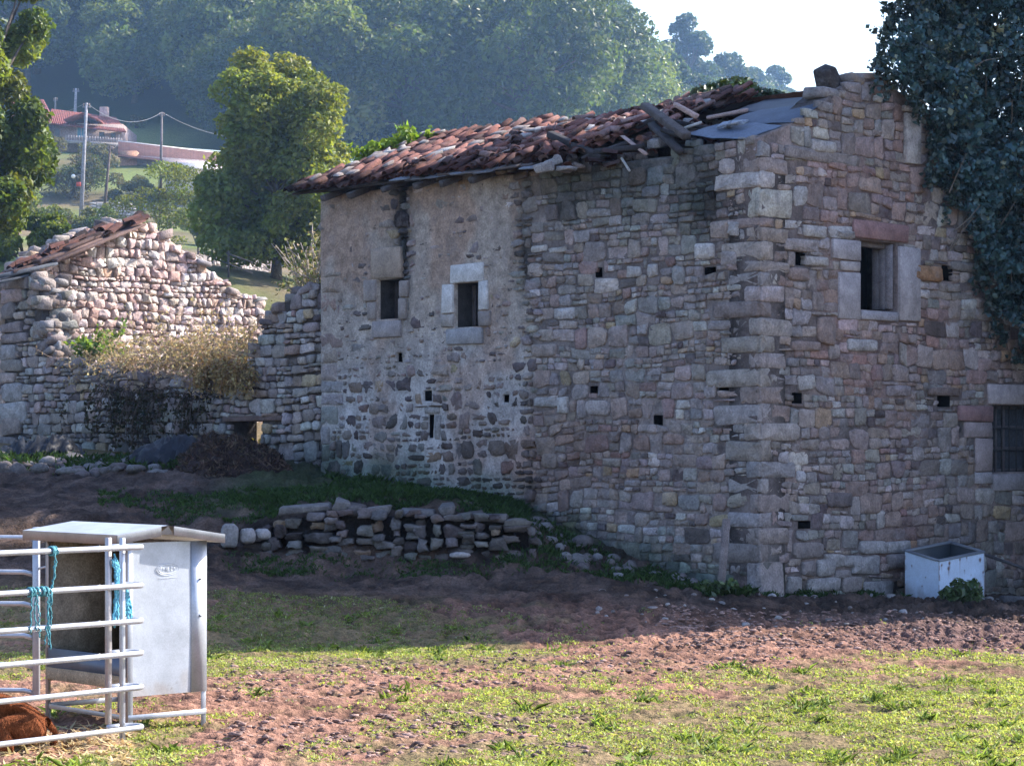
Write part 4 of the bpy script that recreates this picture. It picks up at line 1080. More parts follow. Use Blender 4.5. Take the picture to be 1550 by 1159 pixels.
def spots_img(n, poly):
    """n spots inside a patch given by (px, d) corners: random along u, v"""
    (x0, d0), (x1, d1), (x2, d2), (x3, d3) = poly; out = []
    for k in range(n):
        s, t = random.random(), random.random()
        px = (x0 * (1 - s) + x1 * s) * (1 - t) + (x3 * (1 - s) + x2 * s) * t; d = (d0 * (1 - s) + d1 * s) * (1 - t) + (d3 * (1 - s) + d2 * s) * t
        out.append(((px - CX) / F_PX * d, d))
    return out
scatter_stones('rubble', spots_img(80, [(790, 34.6), (1060, 33.6), (1060, 34.3), (800, 36.5)]), 'loose stones on the bank at the foot of the bare stone wall', 'rubble', [GREY * .6, GREY * .45, PURP * .6, PALE * .5, DARK], (.04, .14))
scatter_stones('rubble', spots_img(150, [(-20, 40.5), (250, 39.6), (260, 41.5), (-20, 43.5)]), 'grey stones strewn below the front wall of the ruined barn', 'rubble', [GREY * .45, GREY * .55, PALE * .4, PURP * .5, DARK], (.06, .18))
scatter_stones('rubble', spots_img(150, [(1130, 33.2), (1550, 36.6), (1560, 37.6), (1150, 34.)]) + spots_img(60, [(900, 31), (1400, 30), (1500, 33.5), (900, 32.8)]), 'small pale stones scattered along the foot of the gable wall', 'pebbles', [GREY, PALE * .8, PURP], (.02, .06))

# heap of old manure in front of the hole in the ruin
mx, my = -4.75, 40.2
gx_, gy_ = np.meshgrid(np.linspace(-1.6, 1.6, 70), np.linspace(-1.2, 1.2, 50))
e = 1 - (gx_ / .95) ** 2 - (gy_ / .8) ** 2
hh = np.clip(e, -.45, 1) * .45 + .5 * (fbm(gx_ * 2.2, gy_ * 2.2, 0, 6, 4) - .5) + .24 * (fbm(gx_ * 6, gy_ * 6, 0, 7, 3) - .5) + .10
zz = grid_h(gx_ + mx, gy_ + my) + hh - .1
ii = (np.arange(49)[:, None] * 70 + np.arange(69)[None]).ravel()
mc = A(.05, .035, .033) * (.6 + .8 * fbm(gx_ * 5, gy_ * 5, 0, 8, 3)[..., None])
heap = mk('manure_heap', np.stack([gx_ + mx, gy_ + my, zz], -1).reshape(-1, 3), [np.stack([ii, ii + 1, ii + 71, ii + 70], -1)], M['mud'], None, mc.reshape(-1, 3)); fx_ = RNG.uniform(-1.1, 1.1, 5200); fy_ = RNG.uniform(-.9, .6, 5200); kk = (fx_ / 1.1) ** 2 + (fy_ / .95) ** 2 < 1; fx_, fy_ = fx_[kk], fy_[kk]
iy_ = np.clip(((fy_ + 1.2) / 2.4 * 49).round().astype(int), 0, 49); ix_ = np.clip(((fx_ + 1.6) / 3.2 * 69).round().astype(int), 0, 69)
Vh, Ph, Ch = leaves(np.stack([fx_ + mx, fy_ + my, zz[iy_, ix_] + .015], 1), .028, 5.5, .2, np.array([A(.09, .06, .048), A(.05, .035, .03), A(.13, .095, .07)])[RNG.integers(0, 3, len(fx_))], .3, fold=.1); mk('old_straw', Vh, Ph, M['mud'], heap, Ch, False)
tag(heap, 'dark brown heap of manure below the hole in the ruin wall', 'heap')

def tarp(name, c, L, W, H, rot, label, seed, col):
    s, t = np.meshgrid(np.linspace(-1, 1, 26), np.linspace(-1, 1, 15))
    n = fbm(s * 2.2 + seed, t * 2.0, 0, seed, 4); rid = np.abs(fbm(s * 2.5, t * 2.5 + seed, 0, seed + 5, 3) - .5) * 2
    z = H * np.clip(1 - np.abs(s) ** 2.2 * .9 - np.abs(t) ** 2 * .9, -.1, 1) * (.4 + 1.2 * n) + .45 * H * (1 - rid) + RNG.normal(0, .045, s.shape) - .03
    x = s * L * (1 + .25 * (fbm(t * 2, s, 0, seed + 9, 3) - .5)); y = t * W * (1 + .4 * (fbm(s * 2, t, 0, seed + 8, 3) - .5))
    ca, sa = math.cos(rot), math.sin(rot); X = c[0] + x * ca - y * sa; Y = c[1] + x * sa + y * ca
    Zz = grid_h(X, Y) + z
    ii = (np.arange(14)[:, None] * 26 + np.arange(25)[None]).ravel()
    o = mk(name, np.stack([X, Y, Zz], -1).reshape(-1, 3), [np.concatenate([np.stack([ii, ii + 1, ii + 27], -1), np.stack([ii, ii + 27, ii + 26], -1)])], M['plastic'], None, np.tile(col, (390, 1)), False); tag(o, label, 'tarp'); return o
tarp('plastic_tarp', (-5.9, 40.9), .78, .5, .34, .1, 'crumpled black plastic sheet beside the manure heap', 3, A(.010, .011, .015))
tarp('plastic_tarp', (-8.55, 43.2), .75, .6, .30, .3, 'dark plastic sheet thrown against the far corner of the ruin wall', 5, A(.009, .010, .013))

# ================================================================ POST, TROUGH, POLES at the gable
b = MB(); p0 = at(1091, 882, 33.6); p1 = at(1099, 785, 33.75); b.box((p0 + p1) / 2 - A(0, 0, .1), [A(1, 0, 0), norm(np.cross(norm(p1 - p0), A(1, 0, 0))), norm(p1 - p0)], (.055, .05, np.linalg.norm(p1 - p0) / 2 + .1), .008, .004, A(.17, .145, .14))
o = b.build('fence_post', M['wood']); tag(o, 'weathered wooden post standing against the bare stone wall near the corner', 'post')

# old chest-freezer body used as a trough
tp = at(1422, 922, 35.3); 
trough = empty('water_trough', tp, 'rusty white enamelled chest used as an open water trough, below the barred window', 'trough')
tD, tL, TH = norm(A(.76, .65, 0)), norm(A(-.65, .76, 0)), .74
za = tp[2]
def tq(a, l, z): return np.array([tp[0], tp[1], 0]) + tD * a + tL * l + Z * (z + .20 * l + .10 * a - .03)
def panel(name, a0, a1, l0, l1, z0, z1, col, mat='paint', bev=.012):
    b = MB(); b.box((tq(a0, l0, 0) + tq(a1, l1, 0)) / 2 + Z * (z0 + z1) / 2, [norm(tD + .10 * Z), norm(tL + .20 * Z), Z], (abs(a1 - a0) / 2, abs(l1 - l0) / 2, (z1 - z0) / 2), bev, .003, col); return b
TLN, TWD = 1.06, .66
wcol = A(.50, .61, .76)
def enamel(fr_fn, n_u, n_v, w, h, rust, name):
    """front sheet with rust spots and stained foot as colours"""
    s, t = np.meshgrid(np.linspace(0, 1, n_u), np.linspace(0, 1, n_v)); V = fr_fn(s, t)
    c = np.tile(wcol, (n_v, n_u, 1)).astype(float) * (.9 + .2 * fbm(s * 3, t * 3, 0, 4, 3))[..., None]
    foot = (1 - smooth01(t + (fbm(s * 6, t * 3, 0, 14, 3) - .5) * .5, .05, .42))[..., None]; c = c * (1 - foot * .65) + A(.17, .13, .12) * foot * .65
    for (x, y, r, run) in rust:
        g_ = np.exp(-(((s - x) * w / r) ** 2 + ((t - y) * h / r) ** 2) ** 1.5); rn = np.exp(-((s - x) * w / (r * .55)) ** 2) * smooth01(y - t, 0, .02) * (1 - smooth01(y - t, .02, run + .02)) * .6
        k = np.clip(g_ + rn * (.4 + .8 * vnoise(s * 30, t * 8, 0, 4)), 0, 1)[..., None]; c = c * (1 - k) + A(.13, .06, .045) * k
    edge = np.maximum(np.exp(-(s * w / .014) ** 2), np.exp(-((1 - s) * w / .014) ** 2)) * (fbm(s * 4, t * 9, 0, 17, 3) > .47); c = c * (1 - .75 * edge[..., None]) + A(.22, .11, .07) * .75 * edge[..., None]
    ii = (np.arange(n_v - 1)[:, None] * n_u + np.arange(n_u - 1)[None]).ravel(); q = np.stack([ii, ii + 1, ii + n_u + 1, ii + n_u], -1)
    V2 = V + (tL if name == 'front_panel' else tD)* .02
    n = n_u * n_v
    o = mk(name, np.concatenate([V.reshape(-1, 3), V2.reshape(-1, 3)]), [np.concatenate([q, q[:, ::-1] + n])], M['paint'], trough, np.concatenate([c.reshape(-1, 3), c.reshape(-1, 3) * .08]), True)  # inner faces near-black: shade inside the trough put into the colour
enamel(lambda s, t: tq(0, 0, 0) + s[..., None] * (tD * TLN + Z * .10 * TLN) + (za + t * TH)[..., None] * Z, 90, 66, TLN, TH, [(.22, .93, .026, .3), (.45, .96, .02, .35), (.78, .5, .02, .2), (.15, .3, .03, .2), (.97, .6, .02, .3), (.20, .83, .028, .25), (.33, .55, .04, .3), (.9, .87, .028, .08), (.88, .35, .05, .1), (.6, .97, .014, .1), (.05, .92, .02, .2), (.55, .72, .01, .1), (.7, .6, .008, .05)], 'front_panel')
enamel(lambda s, t: tq(0, 0, 0) + (1 - s)[..., None] * (tL * TWD + Z * .20 * TWD) + (za + t * TH)[..., None] * Z, 60, 66, TWD, TH, [(.2, .75, .012, .05), (.6, .6, .01, .02), (.5, .4, .012, .02)], 'end_panel')
b = panel('', TLN, TLN - .03, 0, TWD, za, za + TH, wcol * .08); b.build('end_panel', M['paint'], trough)  # end coloured near-black for the shade inside
b = panel('', 0.02, TLN, TWD, TWD - .03, za, za + TH, wcol * .07); b.build('back_panel', M['paint'], trough)  # back coloured near-black for the same inner shade
b = MB()
for (a0, a1, l0, l1) in ((-.012, TLN + .012, -.012, .045), (-.012, TLN + .012, TWD - .045, TWD + .012), (-.012, .045, .045, TWD - .045), (TLN - .045, TLN + .012, .045, TWD - .045)):
    b.box((tq(a0, l0, 0) + tq(a1, l1, 0)) / 2 + Z * (za + TH + .008), [norm(tD + .10 * Z), norm(tL + .20 * Z), Z], ((a1 - a0) / 2, (l1 - l0) / 2, .014), .004, .003, A(.16, .18, .21))
b.build('rim', M['paint'], trough)
b = MB(); b.box(tq(TLN / 2, TWD / 2, 0) + Z * (za + TH * .6), [norm(tD + .10 * Z), norm(tL + .20 * Z), Z], (TLN / 2 - .035, TWD / 2 - .035, .01), 0, 0, A(.05, .05, .05)); b.build('water', M['glass'], trough)
# poles by the trough
b = MB(); b.tube([at(1488, 838, 36.6), at(1640, 892, 37.6)], .025, 8, A(.07, .065, .07)); o = b.build('leaning_pole', M['wood']); tag(o, 'thin dark pole slanting down from the trough along the wall', 'pole')
b = MB(); b.box((at(1500, 905, 36.2) + at(1660, 912, 37.2)) / 2, [norm(at(1660, 912, 37.2) - at(1500, 905, 36.2)), A(-.6, .8, 0), Z], (.85, .06, .05), .012, .01, A(.09, .085, .09)); o = b.build('timber_beam', M['wood']); tag(o, 'old timber lying on the ground right of the trough', 'beam')

# ================================================================ GALVANISED CALF FEEDER
fa = norm(A(.743, .669, 0)); fb = norm(A(-.669, .743, 0)); fo = A(-3.265, 20.22, 0)
FWD, FLN = .80, 1.34
feeder = empty('calf_feeder', (fo[0], fo[1], 0), 'galvanised steel calf feeder with a bent sheet roof, standing on legs in the meadow', 'feeder')
gcol = A(.47, .50, .55)
def fp(a, b_, z): return fo + fa * a + fb * b_ + Z * z
def fbox(mb, a0, a1, b0, b1, z0, z1, bev=.006, col=gcol, jit=0): mb.box((fp(a0, b0, z0) + fp(a1, b1, z1)) / 2, [fa, fb, Z], (abs(a1 - a0) / 2, abs(b1 - b0) / 2, abs(z1 - z0) / 2), bev, jit, col)
def fsheet(mb, nu, nv, fn, col, th, nrm):
    s, t = np.meshgrid(np.linspace(0, 1, nu), np.linspace(0, 1, nv)); V = fn(s, t); ii = (np.arange(nv - 1)[:, None] * nu + np.arange(nu - 1)[None]).ravel(); q = np.stack([ii, ii + 1, ii + nu + 1, ii + nu], -1)
    c = col(s, t); V2 = V - nrm * th; n = nu * nv; mb.add(np.concatenate([V.reshape(-1, 3), V2.reshape(-1, 3)]), [np.concatenate([q, q[:, ::-1] + n])], np.concatenate([c.reshape(-1, 3), c.reshape(-1, 3) * .8]))
b = MB()
def pc(s, t):
    c = gcol * (.93 + .14 * fbm(s * 4, t * 6, 0, 5, 4))[..., None]
    dirt = (1 - smooth01(t + (fbm(s * 7, t * 7, 0, 6, 3) - .5) * .25, .0, .13))[..., None] * .5
    c = c * (1 - dirt) + A(.42, .35, .3) * dirt
    for (x, y) in ((.95, .78), (.95, .5), (.52, .06), (.5, .03), (.62, .07), (.92, .24), (.55, .035), (.9, .2)):
        g_ = np.exp(-(((s - x) / .012) ** 2 + ((t - y) / .007) ** 2))[..., None]; c = c * (1 - .6 * g_) + A(.2, .18, .16) * .6 * g_
    return c
fsheet(b, 50, 90, lambda s, t: fp(0, 0, .30) + s[..., None] * fa * FWD + (t * 1.31)[..., None] * Z + (.006 * np.sin(s * 6.) * np.sin(t * 3.14))[..., None] * fb, pc, .004, -fb)
sp = b.build('side_panel', M['galv'], feeder, True)
b = MB(); fbox(b, FWD - .16, FWD, -.012, -.004, .30, 1.61, 0); b.build('corner_strip', M['galv'], feeder)
for z in (1.28, .96): b = MB(); b.tube([fp(FWD - .07, -.012, z), fp(FWD - .07, -.022, z)], .012, 8, gcol * .5); b.build('bolt', M['galv'], feeder)
# embossed oval maker's plate: ring, worn letters, line of small print below
b = MB(); ce = (.40, 1.375)
a = np.linspace(0, 2 * math.pi, 41)
b.tube([fp(ce[0] + .115 * math.cos(x), -.002, ce[1] + .052 * math.sin(x)) for x in a], .0022, 5, gcol * 1.08, False)
b.tube([fp(ce[0] + .098 * math.cos(x), -.002, ce[1] + .038 * math.sin(x)) for x in a], .002, 5, gcol * 1.2, False)
def stroke(pts): b.tube([fp(ce[0] + x, -.003, ce[1] + z) for x, z in pts], .0018, 5, gcol * 1.06)
for k, s_ in enumerate(('C', 'I', 'A', 'L', 'E', 'S')):
    x = -.066 + k * .0265; w, h = .009, .016
    S_ = {'C': [[(w, h), (-w, h * .6), (-w, -h * .6), (w, -h)]], 'I': [[(0, h), (0, -h)]], 'A': [[(-w, -h), (0, h), (w, -h)]], 'L': [[(-w, h), (-w, -h), (w, -h)]], 'E': [[(w, h), (-w, h), (-w, -h), (w, -h)]], 'S': [[(w, h), (-w, h * .5), (w, -h * .5), (-w, -h)]]}[s_]
    for st_ in S_: stroke([(x + p[0], p[1]) for p in st_])
for k in range(14): stroke([(-.09 + k * .0132, -.075), (-.082 + k * .0132, -.075)])
b.build('maker_plate', M['galv'], feeder, True)
tan = A(.44, .36, .27)
b = MB(); fbox(b, 0, FWD, FLN - .004, FLN, .34, 1.6, 0, tan); b.build('end_panel', M['wood'], feeder)
b = MB(); fbox(b, FWD - .004, FWD, 0.005, FLN - .005, .34, 1.6, 0, tan * .85); b.build('back_panel', M['wood'], feeder)
b = MB(); fbox(b, .02, FWD - .01, .01, FLN - .01, .40, .415, 0, A(.2, .2, .22)); fbox(b, .0, .012, .02, FLN - .02, .40, .64, 0, A(.13, .14, .17)); b.build('trough', M['galv'], feeder)
b = MB(); fbox(b, -.012, .012, .02, FLN - .02, .36, .47, .004, A(.42, .29, .18)); b.build('front_board', M['wood'], feeder)
for (a_, b_) in ((.025, .0), (FWD - .025, 0.), (.025, FLN), (FWD - .025, FLN)):
    b = MB(); s_ = 1 if b_ == 0 else -1
    fbox(b, a_ - .025, a_ + .025, b_, b_ + s_ * .006, 0., 1.62 if a_ < .1 else .5, .001, gcol * .85); fbox(b, a_ - (.025 if a_ < .1 else -.019), a_ - (.019 if a_ < .1 else -.025), b_ + s_ * .006, b_ + s_ * .05, 0., 1.62 if a_ < .1 else .5, .001, A(.4, .3, .25)); b.build('leg', M['galv'], feeder)
b = MB(); fbox(b, .0, FWD, -.006, -.001, .10, .145, .002, gcol * .95); b.build('brace', M['galv'], feeder)
b = MB(); fbox(b, .0, FWD, FLN + .001, FLN + .006, .10, .145, .002, gcol * .8); b.build('brace', M['galv'], feeder)
b = MB(); fbox(b, .002, .01, .05, FLN - .05, .10, .14, .002, A(.5, .42, .36)); b.build('brace', M['galv'], feeder)
# roof: bent sheet, ridge across the middle, turned-down lips
b = MB()
ra, rz = [-.17, .34, FWD + .13], [1.685, 1.755, 1.665]; b0, b1 = -.10, FLN + .10
for k in range(2):
    q = np.array([fp(ra[k], b0, rz[k]), fp(ra[k + 1], b0, rz[k + 1]), fp(ra[k + 1], b1, rz[k + 1]), fp(ra[k], b1, rz[k])]); b.add(q, [np.array([[0, 1, 2, 3]])], gcol); b.add(q - Z * .004, [np.array([[3, 2, 1, 0]])], gcol * .8)
b.build('roof', M['galv'], feeder)
b = MB()
def lip(p, q, dz=.075, out=A(0, 0, 0), c=gcol):
    V = np.array([p, q, q - Z * dz, p - Z * dz]); nn = norm(np.cross(q - p, Z)) * .003; b.add(np.concatenate([V + nn, V - nn]), [np.array([[0, 1, 2, 3], [7, 6, 5, 4], [3, 2, 6, 7]])], c)
# near side lip leaves a V notch under the ridge
kx = [.30, .40]; zl = lambda x: np.interp(x, ra, rz)
lip(fp(ra[0], b0, rz[0]), fp(kx[0] - .03, b0, zl(kx[0] - .03)), .082); lip(fp(kx[1], b0, zl(kx[1])), fp(ra[2], b0, rz[2]), .078)
V = np.array([fp(.34, b0 - .002, 1.752), fp(.26, b0 + .03, 1.675), fp(.41, b0 + .03, 1.675)]); b.add(V, [np.array([[0, 1, 2]])], gcol * .7)
lip(fp(ra[0], b1, rz[0]), fp(ra[1], b1, rz[1])); lip(fp(ra[1], b1, rz[1]), fp(ra[2], b1, rz[2]))
lip(fp(ra[0], b0, rz[0]), fp(ra[0], b1, rz[0]), .085, c=A(.42, .38, .36)); lip(fp(ra[2], b0, rz[2]), fp(ra[2], b1, rz[2]))
b.build('roof_lip', M['galv'], feeder)

# ================================================================ CATTLE PANELS
pcol = A(.50, .52, .56)
gate_end = A(-3.155, 19.47, 0); gd = norm(A(-.643, -.766, 0)); gn = norm(A(.766, -.643, 0))
panel1 = empty('cattle_panel', gate_end, 'galvanised tube cattle panel with hairpin rail ends, in front of the feeder', 'cattle panel')
zr = [1.605, 1.29, 1.0, .735, .455, .125]
for z in zr:
    pth = [gate_end + gd * s + gn * .045 + Z * z for s in np.linspace(3.2, .0, 6)]
    for a in np.linspace(-.9, math.pi / 2, 0): pass
    R_ = .105; c0 = gate_end - gd * .06 + gn * (.045 - R_) + Z * z
    for a in np.linspace(0, math.pi, 10)[0:]: pth.append(c0 + gn * R_ * math.cos(a) - gd * R_ * 1.15 * math.sin(a))
    pth.append(gate_end + gn * (.045 - 2 * R_) + gd * .06 + Z * z)
    b = MB(); b.tube(pth, .0235, 12, pcol); b.build('rail', M['pipe'], panel1, True)
for (s, off, w) in ((.02, -.03, .019), ):
    b = MB(); b.box(gate_end + gd * s + gn * off + Z * .84, [gd, gn, Z], (w, .02, .845), .005, 0, pcol * .95); b.build('upright', M['pipe'], panel1)
b = MB(); b.box(gate_end + gd * .155 + gn * -.045 + Z * .93, [gd, gn, Z], (.022, .022, .76), .005, 0, A(.42, .38, .37)); b.build('upright', M['pipe'], panel1)
for z in zr[:5]: b = MB(); b.tube([gate_end + gd * .33 + gn * .045 + Z * z - Z * .026, gate_end + gd * .33 + gn * .045 + Z * z + Z * .026], .012, 6, pcol); b.build('weld', M['pipe'], panel1)
p2 = at(55, 1058, 23.0); p2[2] = float(grid_h(p2[0], p2[1])); g2 = norm(A(-1, .02, 0)); n2_ = A(.02, 1, 0)
panel2 = empty('cattle_panel', p2, 'second cattle panel behind the first, joined near the feeder leg', 'cattle panel')
for py in (814, 866, 914, 962, 1006, 1045):
    z = CAM_Z - (py - HZ) / F_PX * 23.0; b = MB(); c0 = p2 * A(1, 1, 0)
    b.tube([c0 + g2 * 2.6 + Z * (z + .02), c0 + g2 * .12 + Z * (z + .005), c0 + g2 * .03 + Z * (z - .02)], .024, 10, pcol * .95); b.build('rail', M['pipe'], panel2, True)
b = MB(); b.box(p2 * A(1, 1, 0) + Z * .82, [g2, n2_, Z], (.032, .032, .83), .006, 0, pcol * .8); b.build('upright', M['pipe'], panel2)
b = MB(); b.tube([p2 * A(1, 1, 0) + A(.03, -.03, 1.25), p2 * A(1, 1, 0) + A(.11, -.03, 1.27), p2 * A(1, 1, 0) + A(.11, -.03, 1.33)], .012, 6, pcol); b.build('hook', M['pipe'], panel2)

# twine tied to the rails
def strand(pts, r=.006, col=A(.12, .42, .55), wob=.012, n=26):
    pts = np.array(pts, float); s = np.linspace(0, len(pts) - 1, n); P_ = np.stack([np.interp(s, range(len(pts)), pts[:, k]) for k in range(3)], 1)
    P_[1:-1] += RNG.normal(0, wob * .4, (n - 2, 3)); return P_, r, col
def gp(s, z, o=.075): return gate_end + gd * s + gn * o + Z * z
def knot(b, s, z, col, k=5, R_=.035):
    for i in range(k):
        a = np.linspace(0, 2 * math.pi, 14); c = gate_end + gd * (s + random.uniform(-.03, .03)) + gn * .045 + Z * z
        b.tube([c + gn * R_ * math.cos(x) + Z * R_ * math.sin(x) + gd * random.uniform(-.008, .008) for x in a], .008, 5, col * random.uniform(.8, 1.2), False)
teal = A(.09, .27, .31); cy = A(.14, .42, .55)
b = MB(); knot(b, .80, zr[0], teal, 6)
for k in range(3): b.tube(*[(x) for x in strand([gp(.80, zr[0] - .02), gp(.81, zr[0] - .2), gp(.84, zr[1] + .02), gp(.84, zr[1] - .1)])[:2]], 5, teal)
o = b.build('baler_twine', M['twine']); tag(o, 'teal twine knotted on the top rail and hanging to the next rail', 'twine')
b = MB()
for s_ in (.98, 1.03, .86, .93): knot(b, s_, zr[1], teal, 3)
for (s_, L) in ((1.03, .32), (.98, .36), (.99, .3), (.86, .42), (.88, .42), (.84, .4), (.85, .46)):
    P_, r, c = strand([gp(s_, zr[1] - .02), gp(s_ + random.uniform(-.02, .02), zr[1] - L * .5), gp(s_ + random.uniform(-.05, .03), zr[1] - L)]); b.tube(P_, r, 5, teal * random.uniform(.8, 1.3))
o = b.build('baler_twine', M['twine']); tag(o, 'loops of teal twine hanging from the second rail of the front panel', 'twine')
b = MB()
for k in range(16):
    P_, r, c = strand([gp(.12 + random.uniform(-.04, .05), 1.50 + random.uniform(-.05, .08), -.0), gp(.1 + random.uniform(-.02, .02), 1.38, .0), gp(.1 + random.uniform(-.03, .03), 1.05 + random.uniform(-.1, .1), -.02)], .008); b.tube(P_, r, 5, cy * random.uniform(.7, 1.3))
for k in range(9):
    P_, r, c = strand([gp(-.05, 1.25, -.05), gp(-.08 + random.uniform(-.05, .05), 1.02 + random.uniform(-.05, .1), -.08)], .009); b.tube(P_, r, 5, cy * random.uniform(.9, 1.4))
o = b.build('baler_twine', M['twine']); tag(o, 'bright blue twine bundle tied round the end upright by the feeder panel', 'twine')

# ================================================================ CALF lying behind the front panel
def skin_body(name, verts, edges, radii, mat, col, root=0, parent=None, sub=2):
    me = bpy.data.meshes.new(name); me.from_pydata([tuple(v) for v in verts], edges, []); o = bpy.data.objects.new(name, me); COL.objects.link(o)
    md = o.modifiers.new('skin', 'SKIN'); md.use_smooth_shade = True
    for i, r in enumerate(radii): me.skin_vertices[0].data[i].radius = r if isinstance(r, tuple) else (r, r)
    me.skin_vertices[0].data[root].use_root = True
    s = o.modifiers.new('sub', 'SUBSURF'); s.levels = s.render_levels = sub
    dg = bpy.context.evaluated_depsgraph_get(); ev = o.evaluated_get(dg); m2 = bpy.data.meshes.new_from_object(ev)
    o.modifiers.clear(); o.data = m2; m2.materials.clear(); m2.materials.append(mat)
    n = len(m2.vertices); co = np.empty(n * 3, np.float32); m2.vertices.foreach_get('co', co); co = co.reshape(-1, 3)
    at_ = m2.attributes.new('col', 'FLOAT_COLOR', 'POINT'); c = col(co); at_.data.foreach_set('color', np.c_[c, np.ones(n)].astype(np.float32).ravel())
    for p in m2.polygons: p.use_smooth = True
    if parent is not None: adopt(o, parent)
    return o
cb = A(-3.84, 19.02, 0)
def cl(x, y, z): return cb + A(x, y, z)
vs = [cl(0, 0, .26), cl(-.28, .0, .30), cl(-.60, .0, .29), cl(-.86, -.02, .33), cl(-1.06, -.03, .44), cl(-1.25, -.05, .58), cl(-1.42, -.08, .62), cl(-1.60, -.1, .56),   # pelvis .. muzzle
      cl(.09, .05, .24), cl(.17, .1, .14), cl(.15, .10, .05),                                          # tail
      cl(.02, -.16, .20), cl(-.22, -.26, .20), cl(-.10, -.32, .06), cl(-.34, -.36, .05),                 # near hind leg folded
      cl(-.02, .16, .16), cl(-.26, .26, .14), cl(-.12, .32, .06),                                       # far hind
      cl(-.84, -.17, .18), cl(-.72, -.24, .07), cl(-.96, -.28, .05), cl(-.84, .17, .16), cl(-1.04, .26, .06),   # front legs
      cl(-1.36, .05, .73), cl(-1.36, -.20, .71)]                                                        # ears
es = [(0, 1), (1, 2), (2, 3), (3, 4), (4, 5), (5, 6), (6, 7), (0, 8), (8, 9), (9, 10), (0, 11), (11, 12), (12, 13), (13, 14), (0, 15), (15, 16), (16, 17), (3, 18), (18, 19), (19, 20), (3, 21), (21, 22), (6, 23), (6, 24)]
rd = [.175, .205, .215, .18, .12, .10, .095, .06, .035, .022, .03, .14, .115, .05, .035, .12, .1, .04, .09, .045, .03, .08, .03, .03, .03]
calf = skin_body('calf', vs, es, rd, M['hide'], lambda co: A(.24, .075, .03) * (.5 + 1.0 * fbm(co[:, 0] * 3, co[:, 1] * 3, co[:, 2] * 3, 2, 3))[:, None])
calf.location = (0, 0, 0); tag(calf, 'reddish brown calf lying on straw behind the front cattle panel', 'calf')
b = MB(); b.tube([vs[10], vs[10] + A(.0, .0, -.05)], [.03, .012], 6, A(.1, .04, .02)); o = b.build('tail_tuft', M['hide'], calf)
me_ = calf.data; me_.calc_loop_triangles(); tri = np.array([t.vertices[:] for t in me_.loop_triangles]); co_ = np.array([v.co[:] for v in me_.vertices])
ar = np.linalg.norm(np.cross(co_[tri[:, 1]] - co_[tri[:, 0]], co_[tri[:, 2]] - co_[tri[:, 0]]), axis=1); ti = RNG.choice(len(tri), 16000, p=ar / ar.sum()); w_ = RNG.dirichlet((1, 1, 1), 16000)
pp_ = (co_[tri[ti]] * w_[:, :, None]).sum(1); nn_ = np.cross(co_[tri[ti, 1]] - co_[tri[ti, 0]], co_[tri[ti, 2]] - co_[tri[ti, 0]]); nn_ /= np.linalg.norm(nn_, axis=1)[:, None] + 1e-9
dd_ = np.tile(A(.25, 0, -1.), (16000, 1)) + RNG.normal(0, .35, (16000, 3)); dd_ -= nn_ * (dd_ * nn_).sum(1)[:, None]; dd_ /= np.linalg.norm(dd_, axis=1)[:, None] + 1e-9; ss_ = np.cross(nn_, dd_)
Lh = RNG.uniform(.02, .05, (16000, 1)); Wh = .004
Vh = np.stack([pp_ - ss_ * Wh, pp_ + ss_ * Wh, pp_ + dd_ * Lh + nn_ * .010], 1).reshape(-1, 3); patch_ = fbm(pp_[:, 0] * 5, pp_[:, 1] * 5, pp_[:, 2] * 5, 4, 3)
ch = A(.26, .085, .035) * (.35 + 1.2 * patch_[:, None]) * RNG.uniform(.6, 1.3, (16000, 1)); mk('coat', Vh, [np.arange(48000).reshape(-1, 3)], M['hide'], calf, np.repeat(ch, 3, 0), False)
# ================================================================ VEGETATION
def ground_hit(px, py, d0=40., d1=400.):
    ds = np.arange(d0, d1, .5); P_ = np.stack([(px - CX) / F_PX * ds, ds, CAM_Z - (py - HZ) / F_PX * ds], 1)
    g_ = Hg(P_[:, 0], P_[:, 1]); k = np.nonzero(P_[:, 2] <= g_)[0]
    i = k[0] if len(k) else len(ds) - 1
    return A(P_[i, 0], P_[i, 1], g_[i])

def blob_leaves(blobs, n, size, cols, inner=.25, up=.35, stretch=1.7, top_light=.0):
    """leaves over the shells of overlapping clumps; blobs = (centre, radii)"""
    w = np.array([np.prod(r) ** (2 / 3) for c, r in blobs]); w /= w.sum(); cnt = RNG.multinomial(n, w); VV, CC = [], []
    Ps, Ns, Cs = [], [], []
    for (c, r), m in zip(blobs, cnt):
        d = RNG.normal(size=(m, 3)); d[:, 2] += .35; d /= np.linalg.norm(d, axis=1)[:, None]
        rad = np.where(RNG.random(m) < inner, RNG.uniform(.35, .9, m), RNG.normal(1, .09, m))
        # ragged surface
        k = 1 + .35 * (fbm(d[:, 0] * 2.5 + c[0], d[:, 1] * 2.5 + c[1], d[:, 2] * 2.5, 5, 2) - .5) * 2
        Ps.append(np.asarray(c) + d * np.asarray(r) * (rad * k)[:, None]); Ns.append(d)
        cc = np.asarray(cols[random.randrange(len(cols))]) * random.uniform(.82, 1.18)
        Cs.append(np.tile(cc, (m, 1)))
    P_ = np.concatenate(Ps); return leaves(P_, size, stretch, up, np.concatenate(Cs), .28, np.concatenate(Ns))

